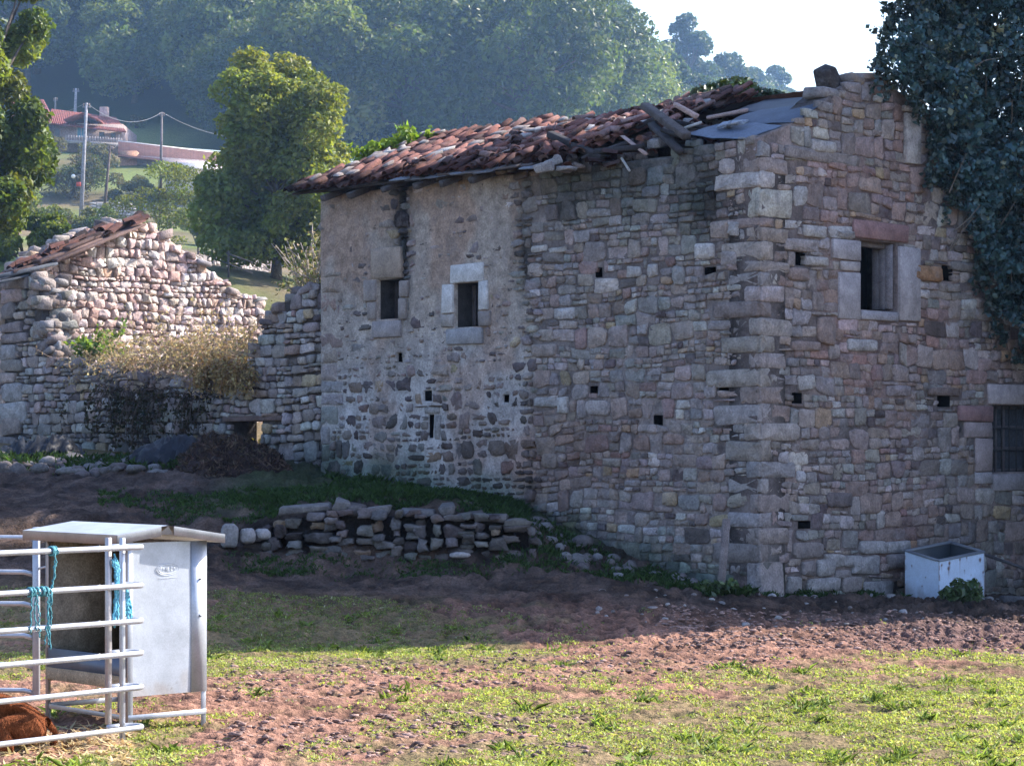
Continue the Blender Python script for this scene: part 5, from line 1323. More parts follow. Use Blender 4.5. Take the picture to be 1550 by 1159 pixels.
def branchy(mb, base, top, r0, blobs, col, seg=7, lean=.0):
    base, top = np.asarray(base, float), np.asarray(top, float); n = 7
    s = np.linspace(0, 1, n)[:, None]; pth = base * (1 - s) + top * s; pth[1:-1, :2] += RNG.normal(0, r0 * .7, (n - 2, 2))
    mb.tube(pth, r0 * (1 - .75 * s[:, 0]) * np.where(s[:, 0] < .05, 1.35, 1), seg, col)
    for c, r in blobs:
        c = np.asarray(c); f = np.clip((c[2] - base[2]) / max(top[2] - base[2], .1) * .75, .15, .92); p0 = base + (top - base) * f
        mid = (p0 + c) / 2 + RNG.normal(0, .06, 3) * np.linalg.norm(c - p0); mid[2] -= .05 * np.linalg.norm(c - p0)
        t = np.linspace(0, 1, 5)[:, None]; q = (1 - t) ** 2 * p0 + 2 * t * (1 - t) * mid + t * t * c
        mb.tube(q, r0 * .38 * (1 - .8 * t[:, 0]), 5, col, False)

def tree(name, base, height, blobs, n, size, cols, r0, label=None, group=None, mat='leaf', bark=A(.12, .10, .085), cat='tree', inner=.25, up=.35, local=True):
    root = empty(name, base, label, cat, group)
    base = np.asarray(base, float); bl = [(base + np.asarray(c), r) for c, r in blobs]
    tr = MB(); top = base + A(0, 0, height * (.62 if mat == 'farleaf' else .8)); branchy(tr, base - A(0, 0, .3), top, r0, bl, bark); tr.build('trunk', M['bark'], root, True)
    V, P, Cc = blob_leaves(bl, n, size, cols, inner, up); mk('crown', V, P, M[mat], root, Cc, False)
    return root

def ell_blobs(k, cz, R, rr, low=-.6, seed=None):
    out = []
    for i in range(k):
        d = RNG.normal(size=3); d /= np.linalg.norm(d)
        if d[2] < low: d[2] = -d[2]
        f = RNG.uniform(.55, .9); c = A(0, 0, cz) + d * np.asarray(R) * f; s = RNG.uniform(*rr); out.append((c, (s, s, s * .82)))
    return out

G_DK, G_MD, G_LT, G_YL = A(.045, .075, .025), A(.085, .122, .032), A(.145, .185, .046), A(.2, .20, .045)
# --- forest on the hill: a few master trees, then copies
YG = A(.17, .185, .06)
specs = [(13, 5.2, 26, [G_LT, YG, G_MD]), (15, 6.0, 30, [G_MD, G_MD * .8]), (13, 5.6, 26, [G_DK, G_MD, G_MD]), (15, 5.0, 22, [G_MD, G_MD, G_LT]), (12, 6.2, 28, [G_MD, G_LT]), (17, 4.6, 24, [G_DK, G_MD]), (14, 5.4, 24, [G_MD, G_LT, A(.12, .13, .04)]), (18, 3.6, 22, [G_DK, G_DK, A(.04, .07, .035)])]
masters = []
FG_ = 'trees of the wooded hillside behind the ruins'
for i, (h, R, k, cols) in enumerate(specs):
    bl = ell_blobs(int(k * 1.6), h * .47, (R, R, h * .37), (R * .17, R * .31), -1.)
    masters.append(tree('forest_tree', (0, 0, 0), h, bl, 16000, .235, cols, .28, 'leafy tree in the dense hazy wood on the hillside', FG_, 'farleaf', inner=.18))
rs = np.random.default_rng(21); placed = []; nF = 0
marks = {}
def put_tree(x, y, i, s, label=None):
    global nF
    z = float(Hg(x, y)) - .4
    o = masters[i] if i not in marks else copy_tree(masters[i]); marks[i] = 1
    o.location = Vector((x, y, z)); o.rotation_euler.z = rs.uniform(0, 6.28); o.scale = (s * rs.uniform(.92, 1.1),) * 2 + (s,)
    if label: o['label'] = label
    placed.append((x, y, 4.2 * s)); nF += 1
# trees one can tell apart
for (px, d, i, s, lab) in ((615, 232, 4, 1.12, 'broad round-crowned tree standing out of the wood just above the middle of the tiled roof'), (850, 240, 0, 1.2, 'broad pale-leaved tree standing above the collapsed stretch of roof')):
    x = (px - CX) / F_PX * d; put_tree(x, d, i, s, lab)
cand = []
for tries in range(60000):
    d = rs.uniform(200, 560); px = rs.uniform(-60, 1420); x = (px - CX) / F_PX * d
    cand.append((d, px, x))
cand.sort(key=lambda c: c[0] + 0)
rs.shuffle(cand)
for d, px, x in cand:
    if nF >= 292: break
    q = d - (212 + max(0, x) * 3.2)
    if q < (5 if px < 320 else -14): continue
    if d < 200: continue
    if px < 320 and d < 226: continue
    z = float(Hhill(x, d)); tpy = HZ - (z + 14 - CAM_Z) / d * F_PX; lpy = HZ - (z + 4 - CAM_Z) / d * F_PX
    lim = 235 if px < 480 else np.interp(px, [480, 640, 1100, 1300], [300, 215, 150, 130])
    if tpy > lim + 10 or lpy < -25: continue
    sp = 5.6 + max(0, d - 218) * .012
    if any((x - a) ** 2 + (d - b) ** 2 < max(sp, c * .95) ** 2 for a, b, c in placed): continue
    i = int(rs.choice(8, p=[.15, .14, .13, .14, .13, .12, .11, .08])) 
    if px > 900 and rs.random() < .4: i = 7
    put_tree(x, d, i, rs.uniform(.9, 1.45))
# the rest of the wood as one far mass (crowns only), filling between and beyond
pts = []
for tries in range(9000):
    d = rs.uniform(216, 640); px = rs.uniform(-80, 1420); x = (px - CX) / F_PX * d; q = d - (212 + max(0, x) * 3.2)
    if q < 4 or (px < 330 and d < 221): continue
    if any((x - a) ** 2 + (d - b) ** 2 < 36 for a, b, c in placed): continue
    z = float(Hhill(x, d))
    if HZ - (z + 9 - CAM_Z) / d * F_PX > 260 or HZ - (z + 3 - CAM_Z) / d * F_PX < -20: continue
    pts.append((x, d, z)); placed.append((x, d, 3))
    if len(pts) > 560: break
bl = []
for (x, y, z) in pts:
    h = rs.uniform(5, 9)
    for k in range(4): s = rs.uniform(1.8, 3.0); bl.append((A(x + rs.normal(0, 1.6), y + rs.normal(0, 1.6), z + h * rs.uniform(.35, .85)), (s, s, s * .85)))
V, P, Cc = blob_leaves(bl, 210000, .34, [G_DK, G_MD, G_MD], .12); o = mk('undergrowth', V, P, M['farleaf'], None, Cc, False); tag(o, 'dense green mass of smaller trees filling the wooded hillside', 'wood', kind='stuff')

# --- garden trees and bushes between the ruins and the hill
b0 = at(418, 430, 74.); b0[2] = float(Hg(b0[0], b0[1])); S_ = 74 / F_PX; ybw = HZ - (b0[2] - CAM_Z) / 74 * F_PX
def px2m(v): return v * S_
bl = []
for k in range(66):
    a = (k + .5) / 66; py = 92 + 300 * a ** .72; hw = np.interp(py, [85, 130, 200, 300, 390], [34, 76, 108, 122, 106]); px = 420 + (((k * .618) % 1) * 2 - 1 + random.uniform(-.12, .12)) * hw * .82
    c = A(px2m(px - 418), random.uniform(-1, 1) * px2m(hw) * .7, px2m(ybw - py)); s = px2m(random.uniform(18, 38)); bl.append((c, (s, s, s * .8)))
tree('walnut_tree', b0, px2m(ybw - 95), bl, 45000, .10, [A(.17, .21, .055), G_LT, A(.22, .24, .06), A(.19, .22, .055)], .16, 'tall green and yellowing tree standing between the barn ruin and the house', inner=.2)
b0 = at(-30, 470, 58.); b0[2] = float(Hg(b0[0], b0[1])); S_ = 58 / F_PX; bl = []
yb = HZ - (b0[2] - CAM_Z) / 58 * F_PX
for k in range(44):
    py = random.uniform(-60, 330); hw = np.interp(py, [-80, 60, 180, 260, 340], [70, 92, 100, 88, 60]); px = -30 + random.uniform(-1, 1) * hw * .85
    s = px2m(random.uniform(24, 42)); bl.append((A(px2m(px + 30), random.uniform(-1, 1) * px2m(80), px2m(yb - py)), (s, s, s * .85)))
tree('oak_tree', b0, px2m(yb + 60), bl, 30000, .10, [G_LT, G_MD, G_MD, A(.12, .14, .03)], .2, 'broadleaf tree with lit leaves cut by the left edge, above the ruined barn', inner=.2)
b0 = ground_hit(240, 385, 55, 140); S_ = b0[1] / F_PX; bl = []
for k in range(30):
    py = random.uniform(245, 370); hw = np.interp(py, [235, 270, 320, 375], [14, 50, 78, 60]); px = 240 + random.uniform(-1, 1) * hw * .95; s = px2m(random.uniform(10, 22)); bl.append((A(px2m(px - 240), random.uniform(-1, 1) * px2m(45), px2m(385 - py)), (s * 1.3, s, s * .55)))
tree('feathery_tree', b0, px2m(140), bl, 7000, .085, [A(.17, .19, .05), A(.13, .15, .05), G_LT], .06, 'airy pale green tree in front of the long farm building', inner=.1)
def bush(name, px, py, d, hw, hh, n, size, cols, label, k=14, mat='leaf', cat='bush', flat=.8):
    b0 = ground_hit(px, py, d - 25, d + 60) if d else None; S = b0[1] / F_PX; bl = []
    for i in range(k):
        s = S * hh * random.uniform(.28, .5); bl.append((A(S * random.uniform(-1, 1) * hw * .8, S * random.uniform(-1, 1) * hw * .5, S * hh * random.uniform(.25, 1.4)), (s, s, s * flat)))
    root = empty(name, b0, label, cat); bb = [(b0 + c, r) for c, r in bl]
    st_ = MB()
    for c, r in bb: st_.tube([b0 - Z * .2, (b0 + c) / 2 + Z * .1, c], [.035, .022, .008], 5, A(.11, .09, .075), False)
    st_.build('stems', M['bark'], root, True); V, P, Cc = blob_leaves(bb, n, size, cols, .25); mk('leaves', V, P, M[mat], root, Cc, False); return root
bush('hazel_bush', 40, 400, 70, 75, 48, 9000, .085, [G_LT, A(.13, .17, .035), G_MD], 'sunlit green bush behind the tiles of the ruined gable, lower left')
bush('hazel_bush', 300, 372, 75, 34, 24, 3500, .08, [A(.13, .17, .035), G_LT], 'low sunlit bush to the right of the ruined gable peak')
bush('hazel_bush', 15, 345, 95, 60, 36, 6000, .10, [G_LT, G_MD, A(.14, .16, .05)], 'green bush under the oak branches at the far left edge')
bush('laurel_bush', 330, 330, 110, 46, 40, 6000, .11, [G_DK, G_MD], 'dark green bush left of the tall yellowing tree trunk')
bush('thicket', 205, 305, 120, 46, 24, 4000, .10, [A(.2, .2, .09), A(.15, .16, .06)], 'pale scrub on the slope above the whitish stone wall', mat='dry')
bush('thicket', 60, 250, 140, 48, 30, 4500, .12, [A(.16, .16, .08), G_MD], 'olive scrub below the taller left roof of the farmhouse', mat='dry')
bush('laurel_bush', 500, 330, 120, 70, 70, 8000, .12, [G_DK, G_MD], 'dark leafy bush seen between the yellowing tree and the house roof')
bush('thicket', 105, 300, 110, 52, 42, 6000, .11, [A(.12, .11, .06), A(.10, .11, .05), G_MD], 'greyish brown thicket beside the concrete pole', mat='dry')
bush('thicket', 150, 262, 150, 28, 26, 2500, .12, [A(.17, .17, .09), A(.13, .13, .06)], 'pale olive thicket just below the red-roofed farmhouse', mat='dry')
bush('shrub', 205, 196, 190, 14, 12, 1500, .13, [A(.14, .13, .06), G_LT], 'small twiggy shrub on the bright slope right of the farmhouse roof', mat='dry')
bush('laurel_bush', 470, 405, 62, 60, 40, 6000, .09, [G_MD, G_LT, G_DK], 'green bush against the left end of the house wall')
bush('laurel_bush', 430, 395, 66, 60, 46, 6000, .09, [A(.2, .22, .05), G_LT, G_MD], 'yellowish green bush behind the barn wall next to the house')
bush('hazel_bush', 120, 352, 80, 60, 26, 4500, .09, [G_LT, G_MD, A(.14, .16, .05)], 'bush behind the left slope of the barn gable, under the concrete pole')
bush('hedge', 350, 372, 100, 70, 20, 5000, .12, [G_DK, G_MD], 'dark hedge under the tall yellowing tree')
bush('roof_shrub', 1225, 168, 150, 45, 18, 3500, .13, [A(.16, .18, .05), G_LT], 'pale sunlit bushes beyond the roof sheets')

# --- plants on the ruins
def twig_bush(name, spots, n_tw, L, leafn, leafs, cols, label, cat, twig_col, mat='dry', r=.007, droop=.5, up=.8, spread=1.):
    root = empty(name, spots[0], label, cat); tw = MB(); LP = []
    for k in range(n_tw):
        p = np.asarray(spots[random.randrange(len(spots))], float) + RNG.normal(0, .08, 3); d = RNG.normal(0, spread, 3); d[2] = abs(d[2]) * .6 + up * random.uniform(.4, 1.2); d = norm(d); l = L * random.uniform(.5, 1.2); pts = [p]
        for i in range(7):
            d = norm(d + A(0, 0, -droop * .25) + RNG.normal(0, .18, 3)); pts.append(pts[-1] + d * l / 7)
        tw.tube(pts, np.linspace(r, r * .4, 8), 4, twig_col * random.uniform(.7, 1.3), False)
        pts = np.array(pts); m = max(1, leafn // n_tw); i = RNG.uniform(1.5, 7, m); j = i.astype(int).clip(0, 6); f = (i - j)[:, None]; LP.append(pts[j] * (1 - f) + pts[j + 1 if False else np.minimum(j + 1, 7)] * f + RNG.normal(0, .05, (m, 3)))
    tw.build('twigs', M['bark'], root, True)
    if leafn:
        P_ = np.concatenate(LP); cc = np.array(cols)[RNG.integers(0, len(cols), len(P_))]; V, P, Cc = leaves(P_, leafs, 1.7, .2, cc, .3); mk('leaves', V, P, M[mat], root, Cc, False)
    return root
def on_wall(pxs, pys, off=.0): return [FR.P(FR.uz(x, y)[0], FR.uz(x, y)[1], off) for x, y in zip(pxs, pys)]
sp = on_wall(np.linspace(120, 390, 30), np.interp(np.linspace(120, 390, 30), [120, 250, 330, 390], [558, 556, 568, 545]), -.25) + on_wall(np.linspace(230, 350, 10), np.full(10, 535), -.5)
twig_bush('bramble_bush', sp, 420, .95, 7500, .040, [A(.46, .36, .19), A(.36, .28, .17), A(.46, .38, .2), A(.30, .26, .15)], 'dry yellow-brown bramble bush spilling over the broken front wall of the barn', 'bush', A(.36, .27, .22), droop=.6)
sp = on_wall(np.linspace(315, 385, 10), np.linspace(560, 560, 10), .05)
twig_bush('creeper', sp, 90, .5, 5000, .045, [A(.42, .32, .16), A(.36, .28, .15), A(.30, .2, .1)], 'ochre dry creeper drooping at the right end of the broken barn wall', 'creeper', A(.25, .17, .12), droop=1.6, up=.2)
sp = on_wall(np.linspace(170, 320, 26), np.linspace(585, 600, 26), .12)
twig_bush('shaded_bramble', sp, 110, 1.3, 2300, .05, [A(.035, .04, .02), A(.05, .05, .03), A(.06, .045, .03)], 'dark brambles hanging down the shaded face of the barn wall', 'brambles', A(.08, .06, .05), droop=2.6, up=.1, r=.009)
sp = on_wall([116, 122, 128], [545, 548, 545], -.35)
twig_bush('young_elder', sp, 16, .75, 700, .075, [A(.17, .25, .06), A(.13, .2, .05)], 'small fresh green plant at the left inside the barn ruin', 'plant', A(.15, .17, .08), mat='leaf', droop=.25, up=1.4, spread=.5)
sp = on_wall(np.linspace(385, 445, 9), np.full(9, 462), -1.0)
twig_bush('dead_stalks', sp, 90, 1.3, 1300, .05, [A(.34, .30, .16), A(.2, .24, .08)], 'pale dead stalks rising behind the barn wall next to the house', 'stalks', A(.44, .38, .33), droop=.15, up=2.2, spread=.45, r=.015)
sp = [FR.P(FR.uz(x, 480)[0], FR.uz(x, y)[1], -3.0) for x, y in ((355, 480), (380, 470), (392, 500), (370, 500))]
twig_bush('wall_moss_plant', sp, 50, .5, 1600, .05, [A(.24, .22, .05), A(.2, .18, .07)], 'mossy yellowish plants on the low right end of the barn gable', 'plants', A(.3, .24, .18), droop=.6)
sp = [FR.P(hole[0] + random.uniform(.1, .5), random.uniform(2.4, 3.1), -random.uniform(1., 1.6)) for k in range(8)]
twig_bush('yellow_shrub', sp, 30, .6, 1500, .05, [A(.36, .34, .07), A(.3, .25, .08)], 'yellow leaves lit up inside the barn, seen through the hole in its wall', 'shrub', A(.3, .22, .15))

# --- plants on the house roof
sp = [at(x, np.interp(x, [545, 655], [246, 208]) + 9, 42.6) for x in np.linspace(562, 645, 9)]
twig_bush('fig_shoots', sp, 60, .40, 1700, .085, [A(.20, .28, .045), A(.16, .24, .04)], 'bright green shoots growing over the left part of the tiled ridge', 'plant', A(.16, .17, .08), mat='leaf', droop=.4, up=.7)
bl = []
for k in range(30):
    px = random.uniform(1062, 1190); top = np.interp(px, [1055, 1090, 1125, 1165, 1195], [140, 128, 116, 126, 150]); bl.append((at(px, top + random.uniform(8, 36), 38.6 + random.uniform(-.3, .3)), (.16, .2, .13)))
root = empty('roof_ivy', at(1125, 160, 38.6), 'dark ivy clump with sunlit edge on the ridge behind the roof sheets', 'ivy')
V, P, Cc = blob_leaves(bl, 4500, .07, [G_DK, G_MD, A(.05, .07, .03)], .3); mk('leaves', V, P, M['ivy'], root, Cc, False)
tw = MB()
for c, r in bl[::2]: tw.tube([c - Z * .5, c + RNG.normal(0, .1, 3), c + Z * .05], .012, 5, A(.1, .08, .07))
tw.build('stems', M['bark'], root, True)

# --- the great ivy over the right half of the gable
poly = np.array([(1346, -60), (1342, 10), (1328, 45), (1318, 88), (1322, 118), (1350, 122), (1392, 164), (1396, 255), (1440, 312), (1462, 372), (1478, 420), (1488, 470), (1510, 520), (1552, 548), (1640, 575), (1900, 600), (1900, -420), (1420, -420), (1360, -200)], float)
from mathutils.geometry import intersect_point_tri_2d
def inpoly(x, y):
    x = np.asarray(x); y = np.asarray(y); c = np.zeros(x.shape, bool); n = len(poly)
    for i in range(n):
        x1, y1 = poly[i]; x2, y2 = poly[(i + 1) % n]; cond = ((y1 > y) != (y2 > y)); c ^= cond & (x < (x2 - x1) * (y - y1) / (y2 - y1 + 1e-9) + x1)
    return c
n = 150000
def ivy_pts(n, lo, hi, shrink=0):
    px = RNG.uniform(1310, 1900, n); py = RNG.uniform(-420, 605, n); nz = (fbm(px / 22, py / 22, 0, 7, 4) - .5) * 42
    m = inpoly(px + nz * .6 - shrink, py + nz * .5); px, py = px[m], py[m]
    t = FG.u(px); d = FG.O[1] + FG.U[1] * t
    lump = fbm(px / 42, py / 42, 0, 8, 3); lump2 = fbm(px / 15, py / 15, 0, 9, 2)
    out = .06 + 1.15 * np.clip(lump - .28, 0, 1) + .42 * (lump2 - .4) + RNG.uniform(lo, hi, len(px))
    edge = smooth01(py, 620, 380)
    out = out * (.55 + .0 * edge) + smooth01(t, 5.0, 8.5) * 1.1
    u, z = t, CAM_Z - (py - HZ) / F_PX * d
    return FG.P(u, z, np.maximum(out, .05)), lump, lump2
P1_, l1, l2 = ivy_pts(125000, -.12, .10)
cc = A(.032, .068, .076) * (.6 + .9 * l2[:, None]); fl = RNG.random(len(P1_)) < .13 * smooth01(fbm(P1_[:, 0] * 2, P1_[:, 2] * 2, 0, 12, 2), .45, .65); cc[fl] = A(.16, .18, .12)  # leaf colour shifted to blue for a veil of glare
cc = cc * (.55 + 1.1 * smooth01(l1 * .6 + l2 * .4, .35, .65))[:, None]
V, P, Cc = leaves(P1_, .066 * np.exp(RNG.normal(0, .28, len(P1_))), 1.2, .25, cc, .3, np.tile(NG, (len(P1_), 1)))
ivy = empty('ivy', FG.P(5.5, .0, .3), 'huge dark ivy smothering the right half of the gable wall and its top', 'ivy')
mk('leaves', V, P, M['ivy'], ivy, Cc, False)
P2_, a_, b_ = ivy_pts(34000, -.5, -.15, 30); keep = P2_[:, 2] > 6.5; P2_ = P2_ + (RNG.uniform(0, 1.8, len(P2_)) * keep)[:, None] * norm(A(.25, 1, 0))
V, P, Cc = leaves(P2_, .16, 1.2, .2, A(.018, .026, .014), .3); mk('inner_leaves', V, P, M['ivy'], ivy, Cc, False)  # inner layer coloured darker to deepen the shade among the leaves
tw = MB()
for k in range(26):
    t = random.uniform(4.2, 8); z = random.uniform(4.8, 8.5) ; p = FG.P(t, z, .25); d = norm(DR * random.uniform(-.8, .5) + Z * random.uniform(.3, 1) + NG * .4); tw.tube([p, p + d * .3, p + d * .6 + RNG.normal(0, .06, 3)], [.014, .01, .005], 5, A(.16, .14, .12), False)
for (x0, y0, x1, y1) in ((1362, 134, 1398, 92), (1366, 142, 1402, 157)): tw.tube([at(x0, y0, 36.4), at((x0 + x1) / 2, (y0 + y1) / 2 - 2, 36.4), at(x1, y1, 36.4)], [.02, .015, .008], 5, A(.2, .18, .16))
# trailing shoots along the ragged edge
SL_ = []
for k in range(75):
    i = random.choice([4, 5, 6, 7, 8, 9, 10, 11, 12, 3, 2, 1]); f = random.random(); x = poly[i][0] * (1 - f) + poly[i + 1][0] * f; y = poly[i][1] * (1 - f) + poly[i + 1][1] * f
    t = FG.u(x + 6); u, z = FG.uz(x + 6, y); p = FG.P(u, z, .12); d = norm(DR * random.uniform(-1, .1) + Z * random.uniform(-.9, .8) + NG * .15); L_ = random.uniform(.15, .5); pts = [p]
    for j in range(5): d = norm(d + RNG.normal(0, .2, 3) - Z * .12); pts.append(pts[-1] + d * L_ / 5)
    tw.tube(pts, [.008, .007, .006, .005, .004, .003], 4, A(.10, .09, .07), False)
    for q in pts[1:]: SL_ += [q + RNG.normal(0, .035, 3) for _ in range(4)]
V, P, Cc = leaves(np.array(SL_), .075, 1.2, .3, A(.034, .062, .06), .35); mk('trailing_leaves', V, P, M['ivy'], ivy, Cc, False)
tw.build('stems', M['bark'], ivy, True)

# --- unseen evergreens right of the house, added and shaped to shade the yard
def column_tree(x, y, h, r, label):
    z0 = float(Hg(x, y)); root = empty('unseen_shade_tree', (x, y, z0), label, 'tree', 'unseen evergreens added to shade the yard'); tr = MB(); tr.tube([(x, y, z0 - .3), (x, y, z0 + h * .9)], [.3, .06], 8, A(.1, .08, .07)); tr.build('trunk', M['bark'], root, True)
    n = 30000; zz = RNG.random(n) ** .9; a = RNG.uniform(0, 6.283, n); rr = r * np.clip(np.minimum(1, (1 - zz) * 5), .1, 1) * np.sqrt(RNG.uniform(.35, 1.0, n)); P_ = np.stack([x + rr * np.cos(a), y + rr * np.sin(a), z0 + .2 + zz * h], 1)
    V, P, Cc = leaves(P_, .42, 1.5, .2, G_DK, .3); mk('crown', V, P, M['farleaf'], root, Cc, False)
SX = 12.6
for (y, h, r, lab) in ((36.75, 20.5, 2.1, 'unseen tall evergreen added for its shade, first from the meadow, right of the house'), (39.6, 19.0, 1.4, 'unseen tall evergreen added for its shade, second from the meadow, right of the house'), (41.6, 14.6, 1.2, 'unseen shorter evergreen added for its shade behind the tall ones right of the house')): column_tree(SX, y, h, r, lab)
column_tree(SX, 43.5, 18.7, 1.25, 'unseen slender evergreen added for its shade, farthest from the meadow right of the house')

# ================================================================ GRASS
def blades(P_, h, w, col, jit=.25, tilt=.55):
    n = len(P_); d = RNG.normal(0, tilt, (n, 3)); d[:, 2] = 1; d /= np.linalg.norm(d, axis=1)[:, None]; s = RNG.normal(size=(n, 3)); s[:, 2] *= .3; s -= d * (s * d).sum(1)[:, None]; s /= np.linalg.norm(s, axis=1)[:, None]
    h = np.broadcast_to(h, (n,))[:, None] * RNG.uniform(.6, 1.4, (n, 1)); w = np.broadcast_to(w, (n,))[:, None] * RNG.uniform(.7, 1.3, (n, 1)); bend = RNG.normal(0, .25, (n, 3)) * h; bend[:, 2] = -np.abs(bend[:, 2]) * .5
    V = np.stack([P_ - s * w * .35, P_ + d * h * .55 + s * w * .5, P_ + d * h + bend, P_ + d * h * .55 - s * w * .5 - s * 0], 1); Q = np.arange(n * 4).reshape(n, 4); T = np.concatenate([Q[:, [0, 1, 2]], Q[:, [0, 2, 3]]])
    c = np.asarray(col, float); c = np.tile(c, (n, 1)) if c.ndim == 1 else c
    c = c * (1 + RNG.uniform(-jit, jit, (n, 1))); return V.reshape(-1, 3), [T], np.repeat(c, 4, 0)
n = 900000
d = np.sqrt(RNG.uniform(17.3 ** 2, 31.5 ** 2, n)); px = RNG.uniform(-60, 1610, n); x = (px - CX) / F_PX * d
gr_ = greenness(x, d); nz = fbm(x / .30, d / .30, 0, 61, 3); nz2 = fbm(x / .85, d / .85, 0, 62, 3); nz3 = vnoise(x / .09, d / .09, 0, 63)
pr = smooth01(gr_ * 1.0 + (nz - .5) * 1.5 + (nz2 - .5) * 1.4 + (nz3 - .5) * .6, .52, .92) * (.25 + .75 * gr_)
keep = RNG.random(n) < pr * .38
x, d = x[keep], d[keep]; nz2 = nz2[keep]; nzk = nz[keep]
P_ = np.stack([x, d, grid_h(x, d) - .006], 1)
col = A(.34, .385, .13) * (.65 + .7 * nz2[:, None]); yel = RNG.random(len(x)) < .14; col[yel] = A(.42, .38, .18); shade_mix = (smooth01(d - (31.1 + .402 * (x - 3.23)), -.1, .3) * .55)[:, None]; col = col * (1 - shade_mix) + A(.075, .10, .055) * shade_mix; pale = RNG.random(len(x)) < .012; col[pale] = A(.5, .48, .36)  # blades past the shadow edge get a darker colour to deepen the shade
tf = RNG.choice(len(x), 130); tx = (x[tf][:, None] + RNG.normal(0, .05, (130, 34))).ravel(); ty = (d[tf][:, None] + RNG.normal(0, .05, (130, 34))).ravel()
P_ = np.concatenate([P_, np.stack([tx, ty, grid_h(tx, ty) - .006], 1)]); hts = np.concatenate([.018 + .036 * nzk, RNG.uniform(.05, .12, len(tx))]); col = np.concatenate([col, A(.2, .27, .075) * RNG.uniform(.6, 1.3, (len(tx), 1))])
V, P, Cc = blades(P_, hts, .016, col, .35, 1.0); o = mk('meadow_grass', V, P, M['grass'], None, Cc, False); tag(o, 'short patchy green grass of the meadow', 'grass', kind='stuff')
# weeds and darker grass along the foot of the walls and on the terrace
sp = []
def add_sp(n, poly, h): 
    for (x, y) in spots_img(n, poly): sp.append((x, y, h))
add_sp(26000, [(380, 35.2), (800, 35.2), (800, 37.5), (330, 38.2)], .10); add_sp(9000, [(500, 38), (790, 36.6), (800, 37.0), (490, 40.4)], .13); add_sp(7000, [(150, 35.6), (400, 35.0), (400, 37.5), (150, 38)], .07)
add_sp(5000, [(1090, 33.2), (1380, 35.6), (1380, 36.3), (1120, 33.9)], .09); add_sp(5000, [(740, 34.0), (1060, 33.2), (1080, 33.8), (790, 37)], .11); add_sp(4000, [(340, 33.4), (800, 33.4), (800, 34.1), (340, 34.1)], .07); add_sp(900, [(1060, 33.0), (1140, 33.2), (1140, 33.8), (1060, 33.7)], .14); add_sp(3500, [(-40, 40.5), (330, 40), (330, 41.6), (-40, 43.6)], .18)
sp = np.array(sp); nzv = fbm(sp[:, 0] / .5, sp[:, 1] / .5, 0, 66, 3); k = RNG.random(len(sp)) < smooth01(nzv, .36, .6); sp = sp[k]
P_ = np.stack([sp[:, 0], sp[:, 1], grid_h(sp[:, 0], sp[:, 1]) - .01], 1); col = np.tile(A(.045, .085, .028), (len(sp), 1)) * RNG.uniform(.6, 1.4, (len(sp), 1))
V, P, Cc = blades(P_, sp[:, 2], .02, col); o = mk('bank_grass', V, P, M['grass'], None, Cc, False); tag(o, 'dark green grass and weeds on the shaded terrace and banks', 'grass', kind='stuff')
# straw by the calf
n = 2600; px = RNG.uniform(-20, 200, n); py = RNG.normal(1128, 14, n).clip(1098, 1159); dd_ = CAM_Z * F_PX / (py - HZ); x = (px - CX) / F_PX * dd_; k = RNG.random(n) < smooth01(fbm(x / .25, dd_ / .25, 0, 67, 3), .35, .55); x, dd_ = x[k], dd_[k]
P_ = np.stack([x, dd_, grid_h(x, dd_) + .012], 1); V, P, Cc = leaves(P_, .022, 6.5, 3., A(.60, .47, .28), .25, fold=.05); o = mk('straw', V, P, M['dry'], None, Cc, False); tag(o, 'pale straw litter on the ground beside the calf', 'straw', kind='stuff')
# weed in front of the trough, and by the post
def weed(px, py, d, r, h, n, size, label):
    p = at(px, py, d); p[2] = float(grid_h(p[0], p[1])); root = empty('weed', p, label, 'plant'); bl = [(p + A(random.uniform(-r, r), random.uniform(-.1, .1), h * random.uniform(.2, .9)), (r * .4, .12, h * .3)) for k in range(9)]
    tw = MB(); [tw.tube([p, c], [.008, .004], 4, A(.06, .07, .04), False) for c, r_ in bl]; tw.build('stems', M['bark'], root); V, P, Cc = blob_leaves(bl, n, size, [A(.04, .075, .025), A(.055, .09, .03)], .3); mk('leaves', V, P, M['ivy'], root, Cc, False)
weed(1450, 934, 34.5, .25, .30, 700, .05, 'dark leafy weed growing against the front of the white trough')
weed(1090, 888, 33.1, .2, .18, 300, .05, 'low green weed at the foot of the wooden post')
# clods of earth
cl_sp = spots_img(2600, [(1000, 31.8), (1560, 32.4), (1560, 27.5), (1000, 29)]) + spots_img(1800, [(330, 22), (1200, 26), (1200, 30.5), (330, 27)]) + spots_img(900, [(330, 19), (900, 18.5), (900, 22), (330, 21)])
o = scatter_stones('earth_clods', cl_sp, 'trampled reddish clods of earth in the meadow', 'earth', [A(.36, .235, .195), A(.3, .195, .165), A(.22, .15, .13)], (.014, .042), 1, .6); o.data.materials[0] = M['earth']

